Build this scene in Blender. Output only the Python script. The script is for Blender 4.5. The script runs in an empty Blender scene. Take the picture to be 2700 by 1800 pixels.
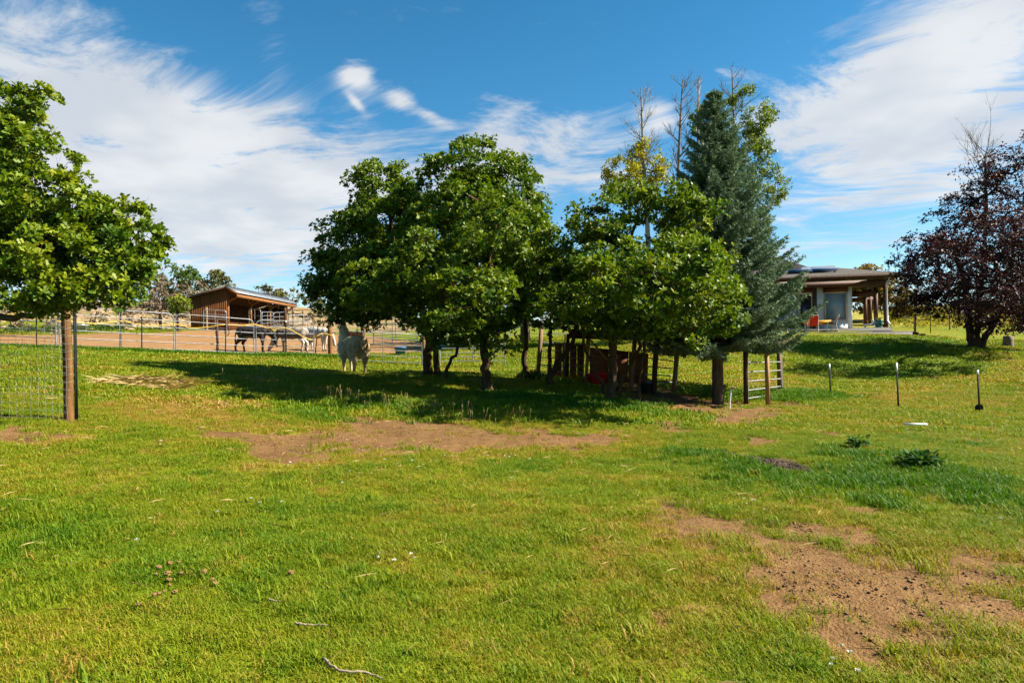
import bpy, bmesh, math, random
import numpy as np
from mathutils import Vector, Matrix
random.seed(7)
rad = math.radians
scene = bpy.context.scene
C = scene.collection

# ------------------------------------------------------------------ camera
FPX, CX, CY, EYE = 1800.0, 1350.0, 900.0, 1.6     # focal length and centre in pixels of the 2700x1800 photograph
ROLL = rad(1.0)
CR, SR = math.cos(ROLL), math.sin(ROLL)
cam_d = bpy.data.cameras.new('camera')
cam_d.lens = 24.0
cam_d.sensor_width = 36.0
cam_d.clip_start = 0.05
cam_d.clip_end = 6000.0
cam = bpy.data.objects.new('camera', cam_d)
C.objects.link(cam)
cam.matrix_world = Matrix(((CR, SR, 0, 0), (0, 0, -1, 0), (-SR, CR, 0, EYE), (0, 0, 0, 1)))
scene.camera = cam

# ------------------------------------------------------------------ sun, exposure
SUN_EL = 40.0
SUN_DIR = Vector((1.0, 0.0, 0)).normalized()      # towards the sun, on the ground
sd = Vector((SUN_DIR.x * math.cos(rad(SUN_EL)), SUN_DIR.y * math.cos(rad(SUN_EL)), math.sin(rad(SUN_EL))))
sun_d = bpy.data.lights.new('sun', 'SUN')
sun_d.energy = 5.0
sun_d.angle = rad(0.53)
sun_d.color = (1.0, 0.92, 0.78)
sun = bpy.data.objects.new('sun', sun_d)
C.objects.link(sun)
sun.rotation_euler = sd.to_track_quat('Z', 'Y').to_euler()
sun.location = (20, -5, 30)
vs = scene.view_settings
vs.view_transform = 'Standard'
vs.look = 'None'
vs.exposure = 1.78
vs.gamma = 1.0

# ------------------------------------------------------------------ node helper
class S:
    """a shader socket with arithmetic"""
    def __init__(self, nt, sock): self.nt, self.s = nt, sock
    def _m(self, op, *a, clamp=False):
        n = self.nt.nodes.new('ShaderNodeMath'); n.operation = op; n.use_clamp = clamp
        for i, v in enumerate((self,) + a):
            if isinstance(v, S): self.nt.links.new(v.s, n.inputs[i])
            else: n.inputs[i].default_value = v
        return S(self.nt, n.outputs[0])
    def __add__(self, o): return self._m('ADD', o)
    __radd__ = __add__
    def __sub__(self, o): return self._m('SUBTRACT', o)
    def __mul__(self, o): return self._m('MULTIPLY', o)
    __rmul__ = __mul__
    def __truediv__(self, o): return self._m('DIVIDE', o)
    def pow(self, o): return self._m('POWER', o)
    def mx(self, o): return self._m('MAXIMUM', o)
    def mn(self, o): return self._m('MINIMUM', o)
    def sat(self): return self._m('ADD', 0.0, clamp=True)
    def exp(self): return self._m('EXPONENT')
    def step(self, a, b, lo=0.0, hi=1.0):
        n = self.nt.nodes.new('ShaderNodeMapRange'); n.interpolation_type = 'SMOOTHSTEP'
        self.nt.links.new(self.s, n.inputs[0])
        for i, v in zip((1, 2, 3, 4), (a, b, lo, hi)): n.inputs[i].default_value = v
        return S(self.nt, n.outputs[0])

def setin(nt, sock, v):
    if isinstance(v, S): nt.links.new(v.s, sock)
    elif hasattr(v, 'is_output'): nt.links.new(v, sock)
    elif isinstance(v, (tuple, list)) and len(v) == 3 and sock.type == 'RGBA': sock.default_value = (*v, 1)
    else: sock.default_value = v

def mixc(nt, f, a, b, mode='MIX'):
    n = nt.nodes.new('ShaderNodeMix'); n.data_type = 'RGBA'; n.blend_type = mode
    setin(nt, n.inputs[0], f); setin(nt, n.inputs[6], a); setin(nt, n.inputs[7], b)
    return n.outputs[2]

def noise(nt, vec, scale, detail=4, rough=0.55, dist=0.0, dim='3D'):
    n = nt.nodes.new('ShaderNodeTexNoise'); n.noise_dimensions = dim
    if vec is not None: nt.links.new(vec, n.inputs['Vector'])
    n.inputs['Scale'].default_value = scale; n.inputs['Detail'].default_value = detail
    n.inputs['Roughness'].default_value = rough; n.inputs['Distortion'].default_value = dist
    return S(nt, n.outputs[0])

def mapping(nt, vec, loc=(0, 0, 0), rot=(0, 0, 0), scl=(1, 1, 1)):
    n = nt.nodes.new('ShaderNodeMapping'); nt.links.new(vec, n.inputs[0])
    n.inputs[1].default_value = loc; n.inputs[2].default_value = rot; n.inputs[3].default_value = scl
    return n.outputs[0]

# ------------------------------------------------------------------ sky
world = bpy.data.worlds.new('World'); scene.world = world; world.use_nodes = True
wt = world.node_tree; wt.nodes.clear()
sky = wt.nodes.new('ShaderNodeTexSky'); sky.sky_type = 'NISHITA'; sky.sun_disc = False
sky.sun_elevation = rad(SUN_EL); sky.sun_rotation = math.atan2(SUN_DIR.x, SUN_DIR.y)
sky.altitude = 2000; sky.air_density = 1.0; sky.dust_density = 0.35; sky.ozone_density = 2.0
tc = wt.nodes.new('ShaderNodeTexCoord')
sx = wt.nodes.new('ShaderNodeSeparateXYZ'); wt.links.new(tc.outputs['Generated'], sx.inputs[0])
dx, dy, dz = (S(wt, sx.outputs[i]) for i in range(3))
az = dx._m('ARCTAN2', dy); el = dz._m('ARCSINE')
# a high thin cloud layer: direction projected on a plane overhead
k = dz.mx(0.0) + 0.16
cmb = wt.nodes.new('ShaderNodeCombineXYZ')
wt.links.new((dx / k).s, cmb.inputs[0]); wt.links.new((dy / k).s, cmb.inputs[1])
plane = cmb.outputs[0]
warp = noise(wt, plane, 1.3, 1, 0.5)
wv = wt.nodes.new('ShaderNodeVectorMath'); wv.operation = 'ADD'; wt.links.new(plane, wv.inputs[0])
wc = wt.nodes.new('ShaderNodeCombineXYZ'); wt.links.new(((warp - .5) * .9).s, wc.inputs[0]); wt.links.new(((warp - .5) * -.7).s, wc.inputs[1]); wt.links.new(wc.outputs[0], wv.inputs[1]); plane_w = wv.outputs[0]
cirrus = noise(wt, mapping(wt, plane_w, (3.1, 1.7, 0), (0, 0, rad(-28)), (0.75, 1.35, 1)), 1.9, 7, 0.66, 0.0)
fine = noise(wt, mapping(wt, plane_w, (0.3, 5.2, 0), (0, 0, rad(-35)), (1.0, 1.6, 1)), 6.5, 5, 0.70, 0.0)
broad = noise(wt, mapping(wt, plane, (7.7, 2.2, 0)), 0.55, 1, 0.5)
def blob(px, py, rx, ry, tilt=0.0, w=1.0):
    a0 = math.atan((px - CX) / FPX); e0 = math.atan((CY - py) / FPX * math.cos(a0))
    ca, sa = math.cos(rad(tilt)), math.sin(rad(tilt)); p, q = FPX / rx, FPX / ry
    m_ = wt.nodes.new('ShaderNodeMapping'); m_.vector_type = 'TEXTURE'; wt.links.new(azel, m_.inputs[0])      # ellipse: shift, turn and scale the (azimuth, elevation) plane
    m_.inputs[1].default_value = (a0, e0, 0); m_.inputs[2].default_value = (0, 0, rad(tilt)); m_.inputs[3].default_value = (1 / p, 1 / q, 1)
    d_ = wt.nodes.new('ShaderNodeVectorMath'); d_.operation = 'DOT_PRODUCT'; wt.links.new(m_.outputs[0], d_.inputs[0]); wt.links.new(m_.outputs[0], d_.inputs[1])
    return (S(wt, d_.outputs['Value']) * -1.0).exp() * w
azc = wt.nodes.new('ShaderNodeCombineXYZ'); wt.links.new(az.s, azc.inputs[0]); wt.links.new(el.s, azc.inputs[1]); azel = azc.outputs[0]
field = None
for b in ((350, 300, 560, 165, -24, .78), (560, 590, 430, 140, -4, .62), (150, 470, 360, 190, 0, .58), (730, 380, 330, 100, -20, .45),
          (735, 90, 60, 170, 8, .34), (953, 192, 44, 30, -12, .85), (1075, 268, 52, 26, -18, .8), (1150, 305, 50, 16, -24, .6), (950, 265, 30, 10, -45, .5), (940, 235, 90, 45, -40, .22),
          (1335, 330, 140, 85, 60, .52), (1490, 430, 230, 120, 5, .62), (1080, 440, 280, 80, 0, .50),
          (1745, 310, 50, 45, 0, .62), (1965, 215, 60, 26, -15, .34), (1935, 190, 45, 18, 10, .26),
          (2330, 240, 240, 130, 18, .78), (2580, 200, 190, 230, 40, .46), (2480, 380, 340, 120, -12, .55), (2250, 668, 260, 36, 2, .40),
          (2180, 560, 330, 110, 3, .34), (2650, 40, 160, 90, 0, .36), (2300, 470, 200, 30, -16, .25)):
    t = blob(*b); field = t if field is None else field + t
back = (broad - 0.45).mx(0.0) * 1.2 * (az._m('ABSOLUTE').step(0.62, 0.85))     # the same broken cloud all round
dens = (field + back) * (cirrus * 0.9 + fine * 0.9 - 0.04) + (cirrus - 0.5) * 1.35 + (fine - 0.5) * 0.75
cov = dens.step(0.14, 0.84)
lowhaze = el.step(0.0, 0.30, 0.50, 0.0)
cov = (cov + lowhaze * (cirrus - 0.15)).sat() * 0.90
hsv = wt.nodes.new('ShaderNodeHueSaturation'); hsv.inputs['Saturation'].default_value = 1.32; hsv.inputs['Hue'].default_value = 0.485
wt.links.new(sky.outputs[0], hsv.inputs['Color'])
SKY_STR = 0.050
shade = noise(wt, mapping(wt, plane, (1, 9, 0)), 2.2, 3, 0.55)
ccol = mixc(wt, shade.step(0.35, 0.7), (4.0, 4.2, 4.5), (5.3, 5.3, 5.3))
bg = wt.nodes.new('ShaderNodeBackground'); bg.inputs[1].default_value = SKY_STR
wt.links.new(mixc(wt, cov, hsv.outputs[0], ccol), bg.inputs[0])
world.cycles.sampling_method = 'MANUAL'; world.cycles.sample_map_resolution = 256
wo = wt.nodes.new('ShaderNodeOutputWorld'); wt.links.new(bg.outputs[0], wo.inputs[0])

# ------------------------------------------------------------------ numpy helpers
def hash2(ix, iy, seed):
    h = (ix.astype(np.int64) * 374761393 + iy.astype(np.int64) * 668265263 + seed * 974634777) & 0x7fffffff
    h = ((h ^ (h >> 13)) * 1274126177) & 0x7fffffff
    return ((h ^ (h >> 16)) & 0xffff) / 65535.0
def vnoise(x, y, seed=0):
    x = np.asarray(x, float); y = np.asarray(y, float)
    ix, iy = np.floor(x), np.floor(y); fx, fy = x - ix, y - iy
    fx = fx * fx * (3 - 2 * fx); fy = fy * fy * (3 - 2 * fy)
    a = hash2(ix, iy, seed); b = hash2(ix + 1, iy, seed); c = hash2(ix, iy + 1, seed); d = hash2(ix + 1, iy + 1, seed)
    return (a * (1 - fx) + b * fx) * (1 - fy) + (c * (1 - fx) + d * fx) * fy
def fbm(x, y, f=1.0, o=4, seed=0):
    s = 0; a = 0.5; t = 0
    for i in range(o):
        s = s + a * vnoise(x * f + 13.1 * i, y * f + 7.7 * i, seed + i); t += a; a *= 0.55; f *= 2.03
    return s / t

def P(px, py, D):
    """the point at depth D (metres ahead of the camera) that the photograph shows at pixel px, py"""
    u, v = px - CX, py - CY
    return Vector(((u * CR - v * SR) * D / FPX, D, EYE + (-u * SR - v * CR) * D / FPX))

# ------------------------------------------------------------------ terrain: heights measured at known places, joined by a thin plate
ctrl = [Vector(v) for v in ((0, 0, 0), (-4, 2, .1), (4, 2, 0), (0, 5, 0), (-4, 6, .25), (4, 6, -.05), (9, 8, -.15), (0, 9, .05), (4, 11, -.02), (-8, -6, .1), (8, -6, 0), (0, -25, -1), (-30, 0, 2.0), (30, 0, -1), (-30, -25, 1.5), (30, -25, -1.5))]
ctrl += [P(*p) for p in ((178, 1105, 10), (100, 960, 17), (930, 985, 20.5), (1130, 988, 19.5), (1283, 1030, 16.5), (1395, 1000, 20), (1610, 1055, 15.5),
    (1905, 1065, 18.3), (1968, 1065, 19), (2110, 1030, 21), (2370, 1072, 17.2), (2583, 1086, 16.7), (2190, 1040, 21), (340, 924, 25.8), (100, 914, 24.5),
    (669, 936, 29.7), (827, 937, 31), (1115, 967, 29), (1332, 968, 29.5), (600, 870, 48), (757, 876, 62), (400, 872, 42), (200, 880, 40), (0, 885, 38),
    (300, 822, 58), (600, 818, 75), (0, 818, 60), (300, 797, 75), (700, 803, 85), (900, 842, 62), (1000, 852, 75), (1400, 890, 44), (1200, 886, 46), (1500, 862, 70),
    (1500, 960, 27), (1800, 1000, 23.5), (1800, 940, 30), (2000, 892, 36), (2190, 888, 36.3), (2400, 888, 35), (2500, 874, 40), (2300, 872, 41), (2570, 917, 33),
    (2700, 932, 30), (2700, 1000, 23), (2660, 906, 36), (2500, 808, 60), (2700, 805, 60), (2300, 820, 60), (2300, 1004, 25.6), (2500, 1002, 25.6), (2120, 1004, 24.8), (1900, 850, 62), (700, 900, 40), (900, 905, 42), (1150, 912, 37))]
ctrl += [Vector(v) for v in ((-60, 60, 7), (60, 60, 4.2), (-60, 30, 4.5), (60, 30, 1.0), (-70, 95, 7), (0, 100, 4.4), (70, 95, 4.6), (-40, 110, 7), (40, 110, 4.6))]
cxy = np.array([(c.x, c.y) for c in ctrl]); cz = np.array([c.z for c in ctrl])
def _U(r2): return 0.5 * r2 * np.log(r2 + 1e-9)
_n = len(cxy); _A = np.zeros((_n + 3, _n + 3)); _d = ((cxy[:, None] - cxy[None]) ** 2).sum(-1)
_A[:_n, :_n] = _U(_d) + np.eye(_n) * 1.0; _A[:_n, _n] = 1; _A[:_n, _n + 1:] = cxy; _A[_n, :_n] = 1; _A[_n + 1:, :_n] = cxy.T
_w = np.linalg.solve(_A, np.concatenate([cz, np.zeros(3)]))
def H(x, y):
    x = np.asarray(x, float); y = np.asarray(y, float); sh = x.shape
    X = np.clip(x.ravel(), -75, 75); Y = np.clip(y.ravel(), -30, 112)
    z = np.full(X.shape, _w[_n]) + _w[_n + 1] * X + _w[_n + 2] * Y
    for i in range(_n): z += _w[i] * _U((X - cxy[i, 0]) ** 2 + (Y - cxy[i, 1]) ** 2)
    xr, yr = x.ravel(), y.ravel()
    z += (fbm(xr, yr, 0.45, 3, 3) - 0.5) * 0.16 * np.clip(yr / 12, 0.3, 1) + (fbm(xr, yr, 2.3, 3, 9) - 0.5) * 0.05
    far = np.clip((np.hypot(xr, yr - 30) - 70) / 90, 0, 1); far = far * far * (3 - 2 * far)
    z = z * (1 - far) + far * (4.6 + (fbm(xr, yr, 0.012, 3, 5) - 0.5) * 3)
    return z.reshape(sh)
def hz(x, y): return float(H(np.array([x]), np.array([y]))[0])
_Ds = np.geomspace(2.2, 160, 900)
def gp(px, py, dz=0.0):
    """where the line of sight through that pixel meets the ground"""
    q = P(px, py, 1.0); X = q.x * _Ds; Zr = EYE + (q.z - EYE) * _Ds
    g = Zr - H(X, _Ds)
    i = int(np.argmax(g <= 0)) if (g <= 0).any() else len(_Ds) - 1
    i = max(i, 1); t = g[i - 1] / (g[i - 1] - g[i] + 1e-9); t = min(max(t, 0), 1)
    D = _Ds[i - 1] + (_Ds[i] - _Ds[i - 1]) * t
    x = q.x * D
    return Vector((x, D, hz(x, D) + dz))
def at(px, D, dz=0.0, py=930):
    """a point on the ground at depth D in the column of that pixel"""
    for _ in range(3):
        x = P(px, py, D).x; z = hz(x, D); py = CY - (z - EYE) / D * FPX / CR - (px - CX) * SR / CR
    return Vector((x, D, z + dz))
# light paths: enough for leaves, no more
cy = scene.cycles
cy.use_adaptive_sampling = True; cy.adaptive_threshold = 0.03
cy.max_bounces = 4; cy.diffuse_bounces = 2; cy.glossy_bounces = 2; cy.transmission_bounces = 3; cy.transparent_max_bounces = 6; cy.caustics_reflective = False; cy.caustics_refractive = False
# ------------------------------------------------------------------ ground: patches with their own shapes
def poly(pts): return np.array([(gp(*p).x, gp(*p).y) for p in pts])
def sdist(x, y, pg):
    """signed distance to a polygon, positive inside"""
    d = np.full(x.shape, 1e9); ins = np.zeros(x.shape, bool); n = len(pg)
    for i in range(n):
        a, b = pg[i], pg[(i + 1) % n]; ab = b - a
        t = np.clip(((x - a[0]) * ab[0] + (y - a[1]) * ab[1]) / (ab @ ab + 1e-12), 0, 1)
        d = np.minimum(d, np.hypot(x - a[0] - t * ab[0], y - a[1] - t * ab[1]))
        c = ((a[1] > y) != (b[1] > y)) & (x < (b[0] - a[0]) * (y - a[1]) / (b[1] - a[1] + 1e-12) + a[0]); ins ^= c
    return np.where(ins, d, -d)
def z7(*p): return [(1600 + a / 2.09, 1050 + b / 2.09) for a, b in p]
DIRT = [(poly([(470, 1120), (600, 1135), (700, 1138), (900, 1128), (960, 1105), (1100, 1108), (1250, 1128), (1400, 1138), (1500, 1148), (1640, 1138), (1655, 1160), (1500, 1188), (1250, 1182), (1050, 1196), (900, 1178), (800, 1212), (690, 1206)]), .25, .95),
    (poly(z7((620, 760), (760, 740), (1000, 810), (1250, 810), (1450, 830), (1700, 830), (1950, 800), (2100, 820), (2300, 890), (2500, 900), (2500, 1200), (2300, 1150), (2100, 1200), (1900, 1250), (1700, 1300), (1450, 1330), (1200, 1240), (1050, 1140), (900, 1000), (750, 900))), .6, 1.0),
    (poly(z7((430, 590), (760, 660), (1000, 640), (1180, 700), (1120, 770), (900, 740), (600, 660))), .3, .85),
    (poly(z7((300, 560), (760, 640), (1100, 640), (1500, 760), (2000, 740), (2500, 800), (2500, 1330), (1900, 1420), (1400, 1480), (1000, 1330), (800, 1050), (560, 880), (330, 700))), .8, .78),
    (poly(z7((420, 860), (640, 900), (800, 960), (760, 980), (560, 940))), .22, .5),
    (poly([(1850, 1078), (1960, 1070), (2080, 1050), (2120, 1066), (2070, 1092), (1960, 1122), (1850, 1110)]), .4, .9),
    (poly([(1560, 1015), (1680, 1012), (1780, 1025), (1900, 1055), (1980, 1065), (1900, 1085), (1790, 1080), (1640, 1062), (1540, 1035)]), .4, 1.0),
    (poly(z7((230, 128), (400, 128), (475, 160), (420, 184), (280, 172))), .2, .85), (poly([(1480, 1130), (1640, 1132), (1680, 1145), (1620, 1162), (1500, 1160)]), .2, .8),
    (poly(z7((1250, 590), (1410, 600), (1530, 608), (1510, 655), (1420, 645))), .12, .75), (poly([(0, 1112), (90, 1118), (150, 1150), (60, 1165), (-80, 1160)]), .2, .8),
    (poly([(560, 1045), (620, 1050), (640, 1070), (560, 1075)]), .2, .45),
    (poly(z7((720, 190), (860, 200), (960, 240), (850, 270), (760, 250))), .15, .7), (poly(z7((1100, 90), (1240, 95), (1300, 110), (1150, 118))), .15, .6),
    (poly(z7((1080, 170), (1180, 170), (1290, 205), (1200, 205))), .12, .55), (poly(z7((1850, 200), (2000, 205), (2160, 240), (2050, 245))), .15, .45),
    (poly(z7((1000, 1380), (1300, 1400), (1550, 1450), (1500, 1480), (1250, 1450))), .2, .5)]
MULCH = [(poly(z7((600, 270), (760, 308), (900, 320), (1050, 335), (1150, 395), (1100, 415), (950, 392), (800, 350), (680, 315))), .12, 1.0)]
PEN = poly([(-700, 905), (0, 914), (340, 925), (669, 937), (900, 939), (960, 930), (1140, 930), (1190, 905), (1000, 885), (860, 880), (760, 874), (600, 869), (400, 877), (0, 881), (-700, 881)])
DRY = [(poly([(350, 1045), (530, 1042), (680, 1060), (640, 1105), (500, 1120), (380, 1100), (300, 1070)]), .5, 1.0), (poly([(320, 1000), (420, 998), (530, 1010), (500, 1020), (380, 1018)]), .2, 1.0),
    (poly([(620, 1120), (780, 1120), (960, 1110), (1100, 1095), (1500, 1130), (1700, 1130), (1650, 1200), (1200, 1215), (800, 1240), (600, 1200)]), .4, .62),
    (poly(z7((250, 640), (700, 700), (1000, 830), (1900, 850), (2300, 850), (2300, 1300), (1500, 1400), (1000, 1250), (700, 1000))), .5, .5),
    (poly(z7((1000, 560), (1160, 550), (1200, 620), (1050, 640))), .15, .75), (poly([(850, 1200), (900, 1205), (890, 1225), (850, 1222)]), .15, .85),
    (poly([(150, 960), (700, 990), (640, 1030), (300, 1000)]), .5, .35), (poly([(2480, 985), (2700, 985), (2700, 1010), (2500, 1002)]), .3, .7)]
LUSH_AND_SHADOW = [(poly(z7((350, 300), (600, 310), (950, 410), (1150, 420), (1300, 300), (1600, 340), (1900, 390), (2200, 450), (2400, 520), (2200, 570), (1700, 570), (1400, 560), (1100, 540), (850, 500), (600, 370))), .35, 1.0),
    (poly([(1780, 1030), (2000, 1040), (2200, 1038), (2240, 1062), (2060, 1050), (1900, 1052)]), .25, .7), (poly([(770, 1158), (860, 1155), (860, 1178), (780, 1178)]), .12, .9),
    (poly([(700, 1060), (880, 1085), (1000, 1115), (980, 1128), (800, 1110), (690, 1085)]), .25, .65), (poly([(2080, 890), (2400, 884), (2560, 900), (2600, 980), (2300, 1000), (2100, 960)]), .6, .5)]  # last patch is the purple tree's cast shadow, painted as deeper green
GRASSY_EDGE = PEN
def layer(x, y, items, seed, wob=1.0):
    m = np.zeros(x.shape)
    wx = (fbm(x, y, 2.2, 4, seed) - .5); wy = (fbm(x, y, 7.0, 3, seed + 50) - .5)
    for pg, soft, w in items:
        near = (x > pg[:, 0].min() - 2) & (x < pg[:, 0].max() + 2) & (y > pg[:, 1].min() - 2) & (y < pg[:, 1].max() + 2)
        if not near.any(): continue
        s = sdist(x[near], y[near], pg) + (wx[near] * 1.1 + wy[near] * .55) * wob * 1.5 * min(1.0, soft * 3)
        m[near] = np.maximum(m[near], w * np.clip(s / soft * .5 + .5, 0, 1))
    return m
def ground_attrs(x, y):
    """tone: 0 deep green .. 1 straw; dirt: bare soil 0..1; kind: 0 tan, 1 dark gravel; scrub: dry hillside"""
    n1 = fbm(x, y, 0.35, 4, 21); n2 = fbm(x, y, 1.4, 4, 33); n3 = fbm(x, y, 5.0, 3, 44)
    tone = .60 + (n1 - .5) * .34 + (n2 - .5) * .44 + (n3 - .5) * .18
    tone = tone + .10 * np.clip((y - 11) / 10, 0, 1) * np.clip((x - 1) / 5, 0, 1)
    lush = layer(x, y, LUSH_AND_SHADOW, 5); dry = layer(x, y, DRY, 6)
    tone = tone * (1 - .8 * lush) + .06 * lush
    tone = tone * (1 - dry) + dry * (.86 + (n3 - .5) * .3)
    dirt = layer(x, y, DIRT, 7); dirt = dirt * (0.68 + 0.95 * n2) + np.clip(n2 * n3 - .36, 0, 1) * 2.2 * np.clip(1 - lush, 0, 1)
    mul = layer(x, y, MULCH, 8, .4)
    pen = np.clip((sdist(x, y, PEN) + (n2 - .5) * 1.0) / .5, 0, 1)
    dirt = np.clip(np.maximum(np.maximum(dirt, mul), pen), 0, 1)
    scrub = np.clip((y - 46 + (n1 - .5) * 10 - np.clip(x + 8, 0, 99) * 3) / 5, 0, 1) * (1 - pen)
    hill = np.clip((y - 43 - (n1 - .5) * 4) / 3, 0, 1) * np.clip((x - 12) / 4, 0, 1)
    return np.clip(tone, 0, 1), dirt, mul, scrub, hill, lush, pen

def axis(segs):
    out = [segs[0][0]]
    for a, b, st in segs:
        n = max(1, int(round((b - a) / st))); out += list(a + (b - a) * (np.arange(n) + 1) / n)
    return np.array(out)
gx = np.concatenate([-np.geomspace(2500, 42, 26)[:-1], axis([(-42, -16, .8), (-16, -8, .25), (-8, 8, .11), (8, 16, .25), (16, 42, .8)]), np.geomspace(42, 2500, 26)[1:]])
gy = np.concatenate([-np.geomspace(400, 8, 18)[:-1], axis([(-8, 1.5, .5), (1.5, 9, .085), (9, 16, .13), (16, 30, .25), (30, 66, .7), (66, 112, 2)]), np.geomspace(112, 3500, 30)[1:]])
GX, GY = np.meshgrid(gx, gy); fx, fy = GX.ravel(), GY.ravel()
GA = ground_attrs(fx, fy)
fz = H(fx, fy) - GA[1] * .02 * (1 - GA[6]) + (fbm(fx, fy, 9, 2, 71) - .5) * .025 * GA[1] * (fy < 20)
nx, ny = len(gx), len(gy)
idx = np.arange(nx * ny).reshape(ny, nx)
quads = np.stack([idx[:-1, :-1], idx[:-1, 1:], idx[1:, 1:], idx[1:, :-1]], -1).reshape(-1, 4)
def mesh_np(name, verts, faces):
    """faces: (n, k) array of equal polygons"""
    me = bpy.data.meshes.new(name); n, k_ = faces.shape
    me.vertices.add(len(verts)); me.vertices.foreach_set('co', np.ascontiguousarray(verts, np.float32).ravel())
    me.loops.add(n * k_); me.loops.foreach_set('vertex_index', np.ascontiguousarray(faces, np.int32).ravel())
    me.polygons.add(n); me.polygons.foreach_set('loop_start', np.arange(0, n * k_, k_, dtype=np.int32))
    me.update(calc_edges=True)
    return me
def fattr(me, name, arr):
    a = me.attributes.new(name, 'FLOAT', 'POINT'); a.data.foreach_set('value', np.ascontiguousarray(arr, np.float32))
gm = mesh_np('ground', np.stack([fx, fy, fz], 1), quads)
for nme, arr in zip(('tone', 'dirt', 'mulch', 'scrub', 'hill', 'lush', 'pen'), GA): fattr(gm, nme, arr)
gm.polygons.foreach_set('use_smooth', np.ones(len(gm.polygons), bool))
ground = bpy.data.objects.new('ground', gm); C.objects.link(ground); ground['kind'] = 'structure'

def newmat(name):
    m = bpy.data.materials.new(name); m.use_nodes = True; m.node_tree.nodes.clear(); return m, m.node_tree
def attr(nt, name, typ='GEOMETRY'):
    n = nt.nodes.new('ShaderNodeAttribute'); n.attribute_name = name; n.attribute_type = typ; return n
def ramp(nt, f, stops):
    n = nt.nodes.new('ShaderNodeValToRGB'); setin(nt, n.inputs[0], f)
    e = n.color_ramp.elements
    e[0].position, e[0].color = stops[0][0], (*stops[0][1], 1); e[1].position, e[1].color = stops[-1][0], (*stops[-1][1], 1)
    for p, c in stops[1:-1]:
        x = e.new(p); x.color = (*c, 1)
    return n.outputs[0]
GRASS = [(0.0, (.034, .108, .003)), (.25, (.066, .146, .003)), (.5, (.134, .186, .003)), (.72, (.195, .208, .004)), (.85, (.27, .180, .022)), (1.0, (.34, .21, .055))]
m, nt = newmat('soil and turf'); g_mat = m
geo = nt.nodes.new('ShaderNodeNewGeometry'); pos = geo.outputs['Position']
A = lambda n: S(nt, attr(nt, n).outputs['Fac'])
f1 = noise(nt, pos, 9, 3, .6); f2 = noise(nt, pos, 45, 2, .65); f3 = noise(nt, pos, 1.1, 4, .66); f4 = noise(nt, pos, 160, 1, .6)
turf = ramp(nt, A('tone') + (f2 - .5) * .35 + (f1 - .5) * .25, GRASS)
turf = mixc(nt, .40, turf, (.030, .036, .004))
soil = ramp(nt, f1 * .5 + f3 * .5, [(.3, (.078, .039, .014)), (.5, (.142, .076, .028)), (.7, (.208, .118, .047))])
soil = mixc(nt, f2.step(.52, .66) * .55, soil, (.040, .022, .010))
soil = mixc(nt, f4.step(.6, .72) * .5, soil, (.21, .13, .062))
mulc = ramp(nt, noise(nt, pos, 70, 1, .7), [(.35, (.030, .020, .014)), (.6, (.11, .075, .052)), (.75, (.2, .14, .1))])
soil = mixc(nt, A('pen') * .8, soil, ramp(nt, f3 * .6 + f1 * .4, [(.35, (.19, .102, .042)), (.65, (.28, .162, .072))]))
soil = mixc(nt, A('mulch').step(.2, .6), soil, mulc)
dm = (A('dirt') + (f2 - .5) * .5 + (f1 - .5) * .45).step(.33, .60)
col = mixc(nt, dm, turf, soil)
scr = ramp(nt, f3, [(.36, (.075, .105, .022)), (.48, (.19, .135, .065)), (.62, (.30, .20, .115)), (.75, (.17, .12, .075))])
col = mixc(nt, A('scrub'), col, scr)
hil = ramp(nt, f3, [(.34, (.12, .15, .025)), (.5, (.24, .22, .03)), (.66, (.30, .22, .07)), (.8, (.3, .2, .1))])
col = mixc(nt, A('hill'), col, hil)
bs = nt.nodes.new('ShaderNodeBsdfPrincipled'); setin(nt, bs.inputs['Base Color'], col); bs.inputs['Roughness'].default_value = .95
bs.inputs['Specular IOR Level'].default_value = .1
bp = nt.nodes.new('ShaderNodeBump'); bp.inputs['Strength'].default_value = .8; bp.inputs['Distance'].default_value = .03
setin(nt, bp.inputs['Height'], f2); nt.links.new(bp.outputs[0], bs.inputs['Normal'])
o = nt.nodes.new('ShaderNodeOutputMaterial'); nt.links.new(bs.outputs[0], o.inputs[0])
gm.materials.append(g_mat)

# ------------------------------------------------------------------ leaf-like material: reflects and lets light through
def leaf_mat(name, stops, source, transl=.35, rough=.5, spec=.35, typ='GEOMETRY', jitter=.0, tmul=(1.25, 1.3, .5)):
    m, nt = newmat(name)
    f = S(nt, attr(nt, source, typ).outputs['Fac'])
    col = ramp(nt, f, stops)
    bs = nt.nodes.new('ShaderNodeBsdfPrincipled'); setin(nt, bs.inputs['Base Color'], col); bs.inputs['Roughness'].default_value = rough
    bs.inputs['Specular IOR Level'].default_value = spec
    tr = nt.nodes.new('ShaderNodeBsdfTranslucent'); setin(nt, tr.inputs[0], mixc(nt, 1.0, col, tmul, 'MULTIPLY'))
    mx = nt.nodes.new('ShaderNodeMixShader'); mx.inputs[0].default_value = transl
    nt.links.new(bs.outputs[0], mx.inputs[1]); nt.links.new(tr.outputs[0], mx.inputs[2])
    o = nt.nodes.new('ShaderNodeOutputMaterial'); nt.links.new(mx.outputs[0], o.inputs[0])
    return m
grass_mat = leaf_mat('grass blades', GRASS, 'tone', .30, .6, .2, 'INSTANCER')

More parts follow.
